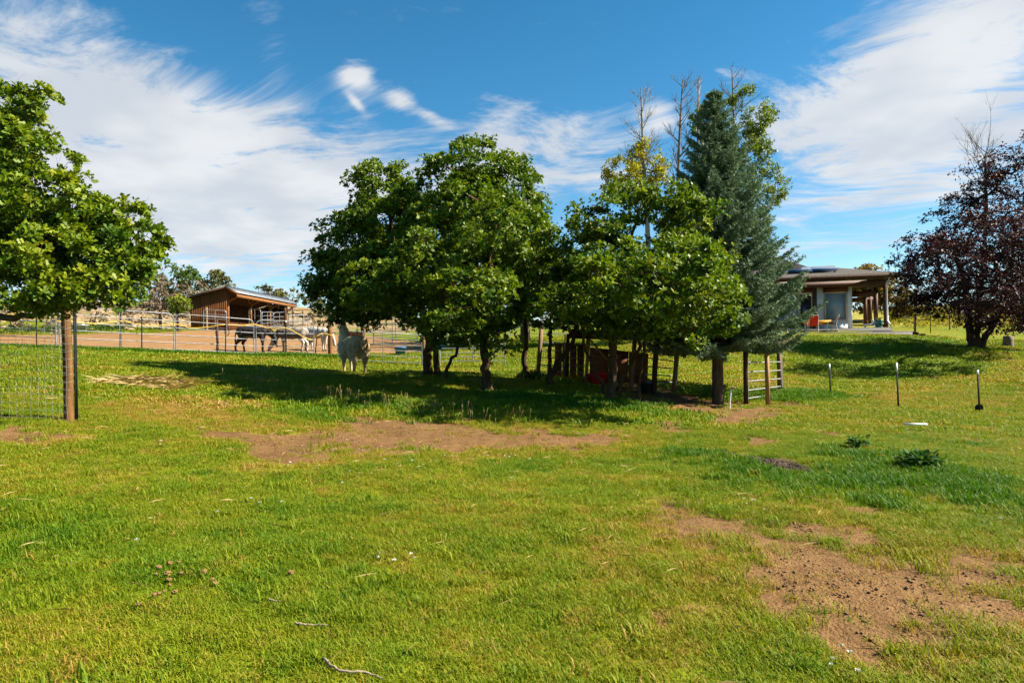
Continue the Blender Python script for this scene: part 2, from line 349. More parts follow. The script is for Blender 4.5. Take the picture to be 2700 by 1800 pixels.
# ------------------------------------------------------------------ grass: tufts spread over the ground
def tuft_mesh(name, seed, blades, hgt, spread, wid, lean):
    r = np.random.default_rng(seed); vs_, fs = [], []
    for b in range(blades):
        a = r.uniform(0, 2 * math.pi); q = spread * math.sqrt(r.uniform(0, 1)); bx, by = q * math.cos(a), q * math.sin(a)
        d = r.uniform(0, 2 * math.pi); h = hgt * r.uniform(.45, 1.15); l = lean * r.uniform(.2, 1.2); w = wid * r.uniform(.7, 1.3)
        wx, wy = -math.sin(d) * w, math.cos(d) * w; tx, ty = math.cos(d) * l * h, math.sin(d) * l * h; i = len(vs_)
        vs_ += [(bx - wx, by - wy, -.01), (bx + wx, by + wy, -.01), (bx + tx * .4 + wx * .8, by + ty * .4 + wy * .8, h * .6), (bx + tx * .4 - wx * .8, by + ty * .4 - wy * .8, h * .6), (bx + tx, by + ty, h * r.uniform(.75, 1.0))]
        fs += [(i, i + 1, i + 2, i + 3), (i + 3, i + 2, i + 4)]
    me = bpy.data.meshes.new(name); me.from_pydata(vs_, [], fs); me.materials.append(grass_mat); me.update()
    return me
tufts = [tuft_mesh('tuft', 1, 28, .032, .085, .0023, 1.3), tuft_mesh('tuft', 2, 32, .036, .10, .0024, 1.7), tuft_mesh('tuft', 3, 20, .060, .06, .0025, 1.1),
         tuft_mesh('tuft', 4, 20, .085, .09, .0036, 1.0), tuft_mesh('tuft', 5, 26, .042, .19, .0075, 1.5), tuft_mesh('tuft', 6, 26, .085, .17, .0075, 1.0), tuft_mesh('tuft', 7, 22, .055, .36, .016, 1.5)]
def scatter(n, d0, d1, seed):
    r = np.random.default_rng(seed); y = np.sqrt(r.uniform(d0 * d0, d1 * d1, n)); x = r.uniform(-1, 1, n) * (y * .80 + 3.6)
    return x, y, r
pts = []
for n, d0, d1, kind in ((43000, 1.6, 6.5, 0), (48000, 6.5, 12, 0), (35000, 12, 22, 1), (31000, 22, 44, 2)):
    x, y, r = scatter(n, d0, d1, 100 + int(d1))
    tone, dirt, mul, scrub, hill, lush, pen = ground_attrs(x, y)
    clump = fbm(x, y, 3.5, 3, 61)
    keep = r.uniform(0, 1, n) > np.clip(dirt * 1.5 - .12 - (clump - .5) * 1.1, 0, .98)
    keep &= (scrub < .5) & ((pen < .3)); keep &= mul < .45; keep &= ~((x > 9) & (y > 37.2))
    x, y, tone, lush, clump = x[keep], y[keep], tone[keep], lush[keep], clump[keep]; m_ = len(x)
    tn = np.clip(tone - .35 * np.clip(clump - .5, -.2, .5) + r.normal(0, .12, m_) + (r.uniform(0, 1, m_) > .95) * .3, 0, 1)
    if kind == 0: pick = np.where(r.uniform(0, 1, m_) < .03 + .3 * np.clip(clump * 1.6 - .75, 0, 1) + .25 * lush, 2, r.integers(0, 2, m_)); pick = np.where(r.uniform(0, 1, m_) < lush * .75 + .010, 3, pick)
    elif kind == 1: pick = np.where(r.uniform(0, 1, m_) < lush * .7 + .05, 5, 4)
    else: pick = np.full(m_, 6)
    sc = r.uniform(.65, 1.25, m_) * (.65 + .7 * clump)
    pts.append((x, y, H(x, y), tn, pick, sc, r.uniform(0, 6.283, m_)))
px_, py_, pz_, pt_, pk_, ps_, pr_ = (np.concatenate(q) for q in zip(*pts))
# taller grass along the pipe fences
def fence_grass(a, b, n, seed, w=.25, sc=1.5, tone=.22):
    r = np.random.default_rng(seed); t = r.uniform(0, 1, n); x = a.x + (b.x - a.x) * t + r.normal(0, w, n); y = a.y + (b.y - a.y) * t + r.normal(0, w, n)
    return x, y, H(x, y), np.clip(r.normal(tone, .1, n), 0, 1), np.full(n, 5), r.uniform(.6, 1.3, n) * sc, r.uniform(0, 6.28, n)
extra = [fence_grass(at(-300, 23), at(340, 25.6), 900, 1), fence_grass(at(340, 25.6), at(669, 29.5), 600, 2), fence_grass(at(669, 29.5), at(960, 31.2), 500, 3), fence_grass(at(1840, 20.5), at(2200, 20.5), 500, 4, .5, 1.3, .25),
         fence_grass(gp(1300, 1040), gp(1700, 1080), 400, 5, .6, 1.2, .15), fence_grass(gp(900, 1060), gp(1300, 1080), 300, 6, .7, 1.1, .3)]
px_, py_, pz_, pt_, pk_, ps_, pr_ = (np.concatenate((a, *[e[i] for e in extra])) for i, a in enumerate((px_, py_, pz_, pt_, pk_, ps_, pr_)))

def instancer(name, verts, sources, pick, scale, rotz, tone, tilt=None):
    """one object: every source mesh repeated on the points by geometry nodes"""
    me = bpy.data.meshes.new(name); me.vertices.add(len(verts)); me.vertices.foreach_set('co', np.ascontiguousarray(verts, np.float32).ravel()); me.update()
    fattr(me, 'tone', tone); fattr(me, 'size', scale)
    a = me.attributes.new('pick', 'INT', 'POINT'); a.data.foreach_set('value', np.ascontiguousarray(pick, np.int32))
    rot = np.zeros((len(verts), 3), np.float32); rot[:, 2] = rotz
    if tilt is not None: rot[:, :2] = tilt
    a = me.attributes.new('turn', 'FLOAT_VECTOR', 'POINT'); a.data.foreach_set('vector', rot.ravel())
    ob = bpy.data.objects.new(name, me); C.objects.link(ob)
    ng = bpy.data.node_groups.new(name, 'GeometryNodeTree')
    ng.interface.new_socket('Geometry', in_out='INPUT', socket_type='NodeSocketGeometry'); ng.interface.new_socket('Geometry', in_out='OUTPUT', socket_type='NodeSocketGeometry')
    gi = ng.nodes.new('NodeGroupInput'); go = ng.nodes.new('NodeGroupOutput')
    join = ng.nodes.new('GeometryNodeGeometryToInstance')
    for s_ in reversed(sources):
        oi = ng.nodes.new('GeometryNodeObjectInfo'); oi.inputs['Object'].default_value = s_; oi.inputs['As Instance'].default_value = False
        ng.links.new(oi.outputs['Geometry'], join.inputs[0])
    ip = ng.nodes.new('GeometryNodeInstanceOnPoints')
    ng.links.new(gi.outputs[0], ip.inputs['Points']); ng.links.new(join.outputs[0], ip.inputs['Instance']); ip.inputs['Pick Instance'].default_value = True
    for nm, typ, sock in (('pick', 'INT', 'Instance Index'), ('turn', 'FLOAT_VECTOR', 'Rotation'), ('size', 'FLOAT', 'Scale')):
        na = ng.nodes.new('GeometryNodeInputNamedAttribute'); na.data_type = typ; na.inputs[0].default_value = nm
        if sock == 'Rotation':
            er = ng.nodes.new('FunctionNodeEulerToRotation'); ng.links.new(na.outputs[0], er.inputs[0]); ng.links.new(er.outputs[0], ip.inputs[sock])
        else: ng.links.new(na.outputs[0], ip.inputs[sock])
    ng.links.new(ip.outputs[0], go.inputs[0])
    md = ob.modifiers.new('scatter', 'NODES'); md.node_group = ng
    return ob
tuft_src = [bpy.data.objects.new('tuft', t) for t in tufts]      # sources only, never linked to the scene
grass = instancer('grass', np.stack([px_, py_, pz_ - .004], 1), tuft_src, pk_, ps_, pr_, pt_)
grass['kind'] = 'stuff'; grass['label'] = 'short yellow-green pasture grass covering the ground'; grass['category'] = 'grass'
# ------------------------------------------------------------------ things, parts, tubes
def tag(o, label=None, cat=None, group=None, kind=None):
    if label: o['label'] = label
    if cat: o['category'] = cat
    if group: o['group'] = group
    if kind: o['kind'] = kind
    return o
def thing(name, loc, label, cat, group=None, rz=0.0):
    o = bpy.data.objects.new(name, None); C.objects.link(o); o.empty_display_size = .2
    o.location = loc; o.rotation_euler = (0, 0, rz); o.matrix_world = Matrix.Translation(Vector(loc)) @ Matrix.Rotation(rz, 4, 'Z')
    return tag(o, label, cat, group)
def part(name, me, mat, parent, world=False, smooth=False):
    """a mesh object under its thing; world=True: the mesh is given in world coordinates"""
    if mat is not None and not me.materials: me.materials.append(mat)
    if smooth: me.polygons.foreach_set('use_smooth', np.ones(len(me.polygons), bool))
    o = bpy.data.objects.new(name, me); C.objects.link(o)
    if parent is not None:
        o.parent = parent
        if world: o.matrix_parent_inverse = wmat(parent).inverted()
    return o
def wmat(o):
    m_ = o.matrix_basis.copy() if o.parent is None else wmat(o.parent) @ o.matrix_parent_inverse @ o.matrix_basis
    return m_
def tube_np(paths, sides=6):
    """paths: list of (points (n,3), radii (n,)); returns verts, quads of tapering tubes"""
    V, Fq, off = [], [], 0
    ang = np.arange(sides) / sides * 2 * math.pi; ca, sa = np.cos(ang), np.sin(ang)
    for pts_, rr in paths:
        p = np.asarray(pts_, float); n = len(p); rr = np.broadcast_to(np.asarray(rr, float), (n,))
        t = np.gradient(p, axis=0); t /= np.linalg.norm(t, axis=1, keepdims=True) + 1e-9
        ref = np.array([0, 0, 1.]) if abs(t[0, 2]) < .8 else np.array([1., 0, 0])
        u = np.cross(t, ref); u /= np.linalg.norm(u, axis=1, keepdims=True) + 1e-9
        v = np.cross(t, u)
        ring = p[:, None] + rr[:, None, None] * (u[:, None] * ca[None, :, None] + v[:, None] * sa[None, :, None])
        V.append(ring.reshape(-1, 3)); i = np.arange(n - 1)[:, None] * sides; j = np.arange(sides)[None]; j2 = (j + 1) % sides
        Fq.append(np.stack([i + j, i + j2, i + sides + j2, i + sides + j], -1).reshape(-1, 4) + off); off += n * sides
    return np.concatenate(V), np.concatenate(Fq)
def tubes(name, paths, sides=6): return mesh_np(name, *tube_np(paths, sides))
def spline(pts_, n=6):
    """smooth curve through points (Catmull-Rom)"""
    p = np.asarray(pts_, float); q = np.vstack([2 * p[0] - p[1], p, 2 * p[-1] - p[-2]]); out = []
    for i in range(1, len(q) - 2):
        for t in np.linspace(0, 1, n, endpoint=False):
            a, b, c, d = q[i - 1], q[i], q[i + 1], q[i + 2]
            out.append(.5 * (2 * b + (c - a) * t + (2 * a - 5 * b + 4 * c - d) * t * t + (3 * b - a - 3 * c + d) * t ** 3))
    out.append(p[-1]); return np.array(out)

def std_mat(name, col, rough=.7, var=None, scale=6.0, spec=.3, metal=0.0, bump=0.0, stretch=(1, 1, 1), detail=5, coord='Object', bscale=None):
    """principled with a noise between two or three colours"""
    m, nt = newmat(name)
    tcn = nt.nodes.new('ShaderNodeTexCoord'); v = mapping(nt, tcn.outputs[coord], scl=stretch)
    bs = nt.nodes.new('ShaderNodeBsdfPrincipled'); bs.inputs['Roughness'].default_value = rough; bs.inputs['Metallic'].default_value = metal
    bs.inputs['Specular IOR Level'].default_value = spec
    nz = noise(nt, v, scale, detail, .62)
    if var: setin(nt, bs.inputs['Base Color'], ramp(nt, nz, [(.3, col), (.5, tuple((a + b) / 2 for a, b in zip(col, var))), (.7, var)]))
    else: bs.inputs['Base Color'].default_value = (*col, 1)
    if bump:
        b = nt.nodes.new('ShaderNodeBump'); b.inputs['Strength'].default_value = .9; b.inputs['Distance'].default_value = bump
        setin(nt, b.inputs['Height'], nz if bscale is None else noise(nt, v, bscale, 4, .6)); nt.links.new(b.outputs[0], bs.inputs['Normal'])
    o = nt.nodes.new('ShaderNodeOutputMaterial'); nt.links.new(bs.outputs[0], o.inputs[0])
    return m
bark_oak = std_mat('oak bark', (.026, .016, .009), .95, (.105, .064, .036), 9, .1, bump=.03, stretch=(2.2, 2.2, .35))
bark_spruce = std_mat('spruce bark', (.05, .032, .02), .95, (.13, .088, .058), 14, .1, bump=.025, stretch=(1.6, 1.6, .6))
bark_grey = std_mat('weathered dead wood', (.11, .083, .065), .9, (.23, .18, .15), 8, .1, stretch=(2, 2, .4))
bark_aspen = std_mat('pale aspen bark', (.16, .13, .10), .85, (.32, .29, .25), 7, .2, stretch=(1, 1, 2.5))
bark_plum = std_mat('plum bark', (.022, .015, .012), .9, (.075, .05, .04), 9, .1, bump=.02, stretch=(2, 2, .4))

# leaf outlines (x across, y along, z out of the blade); the first is a lobed oak leaf
LEAF_LOBED = np.array([(0, 0, 0), (.24, .34, .05), (.12, .48, .02), (.31, .68, .05), (.03, 1.0, -.05), (-.28, .72, .05), (-.12, .50, .02), (-.25, .36, .05)])
LEAF_HEX = np.array([(0, 0, 0), (.33, .50, .07), (.16, .66, .01), (.06, 1.0, -.05), (-.24, .80, .02), (-.30, .42, .07)])
LEAF_OVAL = np.array([(0, 0, 0), (.30, .40, .05), (.20, .78, .0), (0, 1.0, -.06), (-.20, .78, .0), (-.30, .40, .05)])
LEAF_KITE = np.array([(0, 0, 0), (.34, .45, .05), (0, 1.0, -.05), (-.34, .45, .05)])
def unit(v): return v / (np.linalg.norm(v, axis=-1, keepdims=True) + 1e-9)
def place(tmpl, pos, along, nrm, size):
    """copies of a leaf outline: base at pos, pointing along, facing nrm"""
    y = unit(along); x = unit(np.cross(y, nrm)); z = np.cross(x, y); k_ = len(tmpl)
    V = pos[:, None] + size[:, None, None] * (tmpl[None, :, 0:1] * x[:, None] + tmpl[None, :, 1:2] * y[:, None] + tmpl[None, :, 2:3] * z[:, None])
    return V.reshape(-1, 3), np.arange(len(pos) * k_).reshape(-1, k_)
def rosettes(r, pos, axis_, size, tint, n=5, open_=.9, tmpl=LEAF_HEX):
    """n leaves radiating from each twig tip"""
    N = len(pos); ax = unit(axis_); ref = unit(r.normal(size=(N, 3))); u = unit(np.cross(ax, ref)); v = np.cross(ax, u); out = []; tn = []
    for k_ in range(n):
        a = 2 * math.pi * k_ / n + r.uniform(-.5, .5, N); rd = u * np.cos(a)[:, None] + v * np.sin(a)[:, None]; o_ = open_ * r.uniform(.6, 1.35, N)[:, None]
        al = ax * np.cos(o_) + rd * np.sin(o_); nr = ax * np.sin(o_) - rd * np.cos(o_) + .35 * r.normal(size=(N, 3))
        out.append(place(tmpl, pos + al * .01, al, nr, size * r.uniform(.7, 1.2, N))[0]); tn.append(np.clip(tint + r.normal(0, .10, N), 0, 1))
    V = np.concatenate(out); k2 = len(tmpl); T = np.repeat(np.concatenate(tn), k2)
    return V, np.arange(N * n * k2).reshape(-1, k2), T
def sphere(r, n): return unit(r.normal(size=(n, 3)))

def skeleton(trunks, targets, rtip, power, r, bend=.12, trunk_r=None, wob=.05):
    """limbs joining the trunk polylines to the target points; returns tube paths. trunks: list of (points, radii)"""
    node = []; par = []; fixed = []
    for p, rr in trunks:
        for i in range(len(p)): node.append(np.array(p[i], float)); par.append(len(node) - 2 if i else -1); fixed.append(rr[i])
    ntr = len(node); start = np.array([i for i in range(ntr)])
    top = np.mean([t[0][-1] for t in trunks], axis=0); order = np.argsort(np.linalg.norm(targets - top, axis=1))
    leafc = {}
    for ti in order:
        t = targets[ti]; arr = np.array(node); d = t - arr; L = np.linalg.norm(d, axis=1) + 1e-6
        cost = L + np.where(d[:, 2] < 0, .35 * np.abs(d[:, 2]), 0)
        base_ok = np.ones(len(arr), bool)
        k0 = 0
        for p, rr in trunks:
            base_ok[k0:k0 + max(1, int(len(p) * .45))] = False; k0 += len(p)
        cost = np.where(base_ok, cost, 1e9); j = int(np.argmin(cost)); n = 3 if L[j] > .5 else 2
        prev = j; perp = r.normal(size=3) * bend * L[j]
        for s_ in range(1, n + 1):
            f = s_ / n; q = arr[j] + d[j] * f + perp * math.sin(math.pi * f) * (1 if s_ < n else 0) + np.array([0, 0, .10 * L[j] * math.sin(math.pi * f)])
            node.append(q); par.append(prev); fixed.append(0); prev = len(node) - 1
        leafc[prev] = 1
    cnt = np.zeros(len(node)); 
    for i in leafc: cnt[i] += 1
    for i in range(len(node) - 1, -1, -1):
        if par[i] >= 0: cnt[par[i]] += cnt[i]
    rad_ = np.array([f if f > 0 else rtip * max(1, c) ** power for f, c in zip(fixed, cnt)])
    paths = [(np.array(p), np.array(rr)) for p, rr in trunks]
    for i in range(ntr, len(node)):
        a = par[i]; ra = min(rad_[a], rad_[i] * 1.5); paths.append((np.array([node[a], node[i]]), np.array([ra, rad_[i]])))
    return paths
def twigs(r, pos, dirs, n, length, rad0):
    """short bare twigs"""
    out = []
    for i in range(len(pos)):
        for _ in range(n):
            d = unit(dirs[i] + r.normal(size=3) * .8); a = pos[i]; b = a + d * length * r.uniform(.4, 1) ; c = b + unit(d + r.normal(size=3) * .5) * length * r.uniform(.3, .7)
            out.append((np.array([a, b, c]), np.array([rad0, rad0 * .7, rad0 * .3])))
    return out
def lobes_px(lst):
    """(px, py, half width, half height, depth, depth radius in metres) -> centre and radii in metres"""
    c, q = [], []
    for px, py, rx, ry, D, dd in lst:
        p = P(px, py, D); c.append(tuple(p)); q.append((rx * D / FPX * .86, dd * .9, ry * D / FPX * .84))
    return np.array(c), np.array(q)
def crown_clumps(r, cen, rads, per_m2, shell=.55, gap=None):
    """clump centres through the outer volume of a group of ellipsoids"""
    out, dirs = [], []
    for c, q in zip(cen, rads):
        n = max(6, int(per_m2 * 4 * math.pi * ((q[0] * q[1]) ** 1.6 / 3 + (q[0] * q[2]) ** 1.6 / 3 + (q[1] * q[2]) ** 1.6 / 3) ** (1 / 1.6)))
        u = sphere(r, n); s_ = (shell + (1 - shell) * r.uniform(0, 1, n) ** .6)[:, None]; p = c + u * q * s_
        out.append(p); dirs.append(unit(u / q))
    p = np.concatenate(out); d = np.concatenate(dirs); keep = np.ones(len(p), bool)
    for c, q in zip(cen, rads):                            # drop what lies deep inside a neighbouring lobe
        keep &= (((p - c) / q) ** 2).sum(1) > .30
    return p[keep], d[keep]
OAK = [(0.0, (.012, .034, .002)), (.3, (.034, .080, .003)), (.6, (.094, .146, .004)), (.85, (.158, .195, .006)), (1.0, (.21, .22, .010))]
oak_leaf = leaf_mat('oak leaves', OAK, 'tint', .30, .5, .22)
def oak(name, trunks_px, lobes, seed, label, D0, leaf=.088, per_m2=3.2, per_clump=44, cr=.35, tmpl=LEAF_HEX, group=None, mat=None, bark=None, tone=.52, cat='tree', ros=5, rtip=.006, dead=0, tw=2, shell=.55, up=.35, open_=.95, crown_name='crown'):
    r = np.random.default_rng(seed); trunks = []
    for tp in trunks_px:                                     # [(px, py, D, width px), ...]
        p3 = spline([tuple(P(a, b, d)) for a, b, d, w in tp], 4); wr = np.interp(np.linspace(0, 1, len(p3)), np.linspace(0, 1, len(tp)), [w * d / FPX / 2 for a, b, d, w in tp])
        g = hz(p3[0][0], p3[0][1]); p3[0][2] = g - .12; wr[0] *= 1.35
        p3[1:-1] += r.normal(size=(len(p3) - 2, 3)) * .02
        trunks.append((p3, wr))
    base = trunks[0][0][0]
    t = thing(name, (base[0], base[1], hz(base[0], base[1])), label, cat, group)
    cen, rads = lobes_px(lobes); cl, dr = crown_clumps(r, cen, rads, per_m2, shell)
    paths = skeleton(trunks, cl, rtip, .50, r)
    paths += twigs(r, cl, dr, tw, .32 * (leaf / .1), rtip * .6)
    nT = len(trunks); Va, Fa = tube_np(paths[:nT], 10); Vb, Fb = tube_np(paths[nT:], 4)
    part('trunk', mesh_np('trunk', np.concatenate([Va, Vb]), np.concatenate([Fa, Fb + len(Va)])), bark or bark_oak, t, True, True)
    n = len(cl) * per_clump; ci = np.repeat(np.arange(len(cl)), per_clump); rr = cr * r.uniform(.55, 1.5, len(cl))
    u = unit(sphere(r, n) + dr[ci] * .85 + np.array([0, 0, up])); pos = cl[ci] + u * (rr[ci] * r.uniform(.35, 1.05, n))[:, None] * np.array([1.1, 1.1, .75])
    ax = unit(u * .7 + np.array([0, 0, .45]) + r.normal(size=(n, 3)) * .35)
    tint = tone + r.normal(0, .10, len(cl))[ci] + r.normal(0, .09, n) + .10 * u[:, 2]  # leaves on clump tops paler: top light put into the tint
    V, Fc, T = rosettes(r, pos, ax, leaf * r.uniform(.75, 1.2, n), tint, ros, open_, tmpl)
    me = mesh_np('crown', V, Fc); fattr(me, 'tint', T)
    part(crown_name, me, mat or oak_leaf, t, True)
    return t, cl, dr
# oak thicket in the middle, each with its own trunk
oak('oak_tree', [[(1128, 990, 19.5, 27), (1128, 930, 19.5, 22), (1130, 880, 19.5, 20), (1100, 780, 19.4, 16), (1040, 640, 19.2, 11), (1020, 520, 19, 6)],
                 [(1153, 992, 19.3, 18), (1148, 930, 19.3, 15), (1142, 870, 19.2, 12), (1120, 760, 19, 9), (960, 700, 18.6, 6)],
                 [(1174, 1002, 18.8, 11), (1186, 955, 18.8, 9), (1207, 915, 18.8, 8), (1200, 850, 18.6, 5)]],
    [(1010, 500, 95, 75, 19.2, 1.1), (1035, 600, 120, 100, 18.5, 1.3), (930, 640, 95, 85, 19.0, 1.2), (1000, 730, 120, 100, 17.8, 1.3), (890, 735, 85, 85, 19.0, 1.2), (868, 795, 58, 48, 19.5, 1.0),
     (965, 805, 95, 42, 18.6, 1.1), (1085, 790, 80, 85, 17.6, 1.0), (1030, 560, 110, 80, 20.6, 1.3), (960, 740, 120, 100, 21.0, 1.4), (1060, 680, 100, 90, 20.5, 1.2), (1000, 760, 110, 70, 15.8, 1.3)], 11,
    'wide oak with a thick double trunk, leftmost of the thicket, beside the llama', 19.5, group='oaks of the thicket')
oak('oak_tree', [[(1284, 1032, 16.6, 34), (1281, 985, 16.6, 25), (1278, 930, 16.6, 23), (1272, 880, 16.7, 20), (1262, 780, 16.9, 16), (1250, 640, 17.2, 11), (1245, 500, 17.4, 6)]],
    [(1240, 440, 120, 58, 17.5, 1.2), (1165, 500, 80, 60, 17.2, 1.0), (1340, 510, 88, 85, 17.6, 1.2), (1250, 550, 120, 90, 16.6, 1.3), (1370, 620, 80, 90, 17.4, 1.1), (1150, 620, 90, 90, 16.6, 1.1), (1290, 680, 110, 85, 15.9, 1.1),
     (1180, 730, 100, 90, 15.9, 1.1), (1390, 720, 80, 80, 17.0, 1.0), (1300, 800, 90, 75, 15.9, .9), (1195, 850, 105, 58, 15.6, .9), (1150, 830, 70, 50, 16.4, .8), (1310, 890, 50, 40, 16.2, .6), (1250, 560, 130, 110, 18.8, 1.3), (1330, 660, 110, 100, 18.8, 1.2), (1230, 790, 120, 75, 13.9, 1.4), (1140, 690, 90, 70, 14.3, 1.2), (1300, 600, 100, 80, 14.6, 1.2)], 12,
    'tallest oak of the thicket on one thick brown trunk, domed top', 16.6, group='oaks of the thicket')
oak('oak_tree', [[(1390, 1000, 20.4, 20), (1381, 955, 20.4, 15), (1386, 905, 20.4, 13), (1385, 850, 20.4, 12), (1400, 760, 20.6, 9), (1410, 680, 20.8, 5)]],
    [(1430, 690, 85, 80, 20.8, 1.1), (1400, 780, 80, 60, 20.6, 1.0), (1460, 760, 70, 70, 20.2, 1.0), (1340, 800, 60, 50, 20.8, .9)], 13,
    'slim dark oak on a thin wavy trunk between the two big oaks', 20.4, group='oaks of the thicket', tone=.36)
oak('oak_tree', [[(1449, 1014, 19.0, 20), (1456, 985, 19.0, 17), (1478, 948, 18.9, 14), (1498, 920, 18.8, 12), (1514, 885, 18.7, 10), (1530, 800, 18.6, 7)],
                 [(1453, 990, 19.0, 12), (1449, 940, 19.1, 11), (1449, 912, 19.1, 10), (1453, 866, 19.1, 8), (1450, 800, 19.1, 5)]],
    [(1510, 760, 75, 70, 18.6, 1.0), (1470, 830, 70, 42, 18.8, .8), (1540, 690, 60, 70, 18.8, 1.0)], 14,
    'crooked forked oak leaning right in front of the stall panels', 19.0, group='oaks of the thicket', tone=.40)
oak('oak_tree', [[(1610, 1057, 15.6, 27), (1613, 1010, 15.6, 24), (1615, 950, 15.6, 23), (1614, 905, 15.6, 22), (1606, 860, 15.7, 19), (1625, 760, 15.8, 14), (1660, 640, 16, 9), (1690, 540, 16.2, 5)],
                 [(1627, 1020, 17.0, 11), (1653, 973, 17.0, 10), (1682, 922, 16.9, 9), (1700, 860, 16.7, 11), (1760, 740, 16.4, 8), (1800, 620, 16.4, 5)],
                 [(1683, 1040, 16.6, 9), (1690, 985, 16.6, 8), (1696, 940, 16.6, 8), (1702, 880, 16.6, 9), (1720, 780, 16.4, 6)],
                 [(1592, 1014, 17.0, 9), (1570, 985, 17.0, 8), (1552, 940, 17.0, 7), (1537, 900, 17.0, 8), (1550, 820, 16.8, 5)]],
    [(1645, 540, 62, 40, 16.2, .9), (1725, 528, 76, 36, 16.2, .9), (1580, 590, 62, 60, 16.0, 1.0), (1808, 580, 62, 58, 16.4, 1.0), (1590, 680, 85, 75, 15.4, 1.1), (1830, 680, 75, 75, 16.0, 1.1), (1710, 700, 110, 62, 15.2, 1.1),
     (1870, 770, 62, 68, 15.8, .9), (1760, 790, 110, 72, 14.6, 1.1), (1640, 790, 90, 68, 14.4, 1.0), (1540, 805, 95, 50, 14.4, 1.0), (1460, 845, 50, 30, 14.8, .7), (1680, 845, 110, 30, 14.4, .9), (1800, 850, 90, 45, 14.6, .9), (1848, 895, 44, 36, 14.8, .6), (1590, 845, 60, 25, 14.2, .7),
     (1640, 650, 50, 50, 17.4, .9), (1860, 690, 60, 80, 17.2, .9), (1690, 760, 120, 56, 12.7, 1.3), (1850, 815, 70, 66, 12.5, 1.1), (1570, 755, 90, 52, 12.8, 1.2), (1790, 690, 90, 60, 13.2, 1.1)], 15,
    'broad round oak in front of the blue spruce, several leaning stems', 15.6, group='oaks of the thicket')
# the near oak that leans into the picture from the left
oak('oak_tree', [[(-190, 1120, 10.6, 62), (-175, 1000, 10.6, 50), (-150, 880, 10.5, 46), (-110, 740, 10.2, 36), (-60, 560, 10, 24), (-40, 400, 10, 12)],
                 [(-150, 880, 10.5, 26), (-60, 845, 10.0, 22), (40, 838, 9.6, 17), (120, 822, 9.4, 11), (220, 790, 9.2, 6)]],
    [(-40, 330, 120, 105, 10.0, .95), (90, 420, 90, 80, 9.4, .85), (-20, 540, 140, 120, 9.2, 1.0), (150, 530, 80, 75, 9.0, .8), (210, 600, 78, 70, 9.4, .8), (120, 680, 130, 85, 8.7, .9), (300, 660, 72, 55, 9.2, .65), (372, 645, 42, 36, 9.3, .4), (370, 715, 45, 45, 9.3, .45), (300, 755, 80, 40, 9.0, .6),
     (150, 770, 120, 42, 8.6, .7), (20, 740, 120, 70, 8.6, .9), (-140, 600, 130, 160, 9.6, 1.1), (330, 575, 32, 20, 9.3, .25), (60, 260, 60, 30, 9.8, .5), (0, 600, 160, 160, 11.2, 1.1), (190, 680, 110, 90, 10.6, .9), (-160, 420, 120, 120, 10.6, 1.0)], 16,
    'nearest oak, its leafy boughs hanging in from the left edge over the wire fence', 10.6, leaf=.086, per_m2=8, per_clump=30, cr=.21, tmpl=LEAF_LOBED, group='oaks', rtip=.004, tone=.60, tw=2, shell=.35)

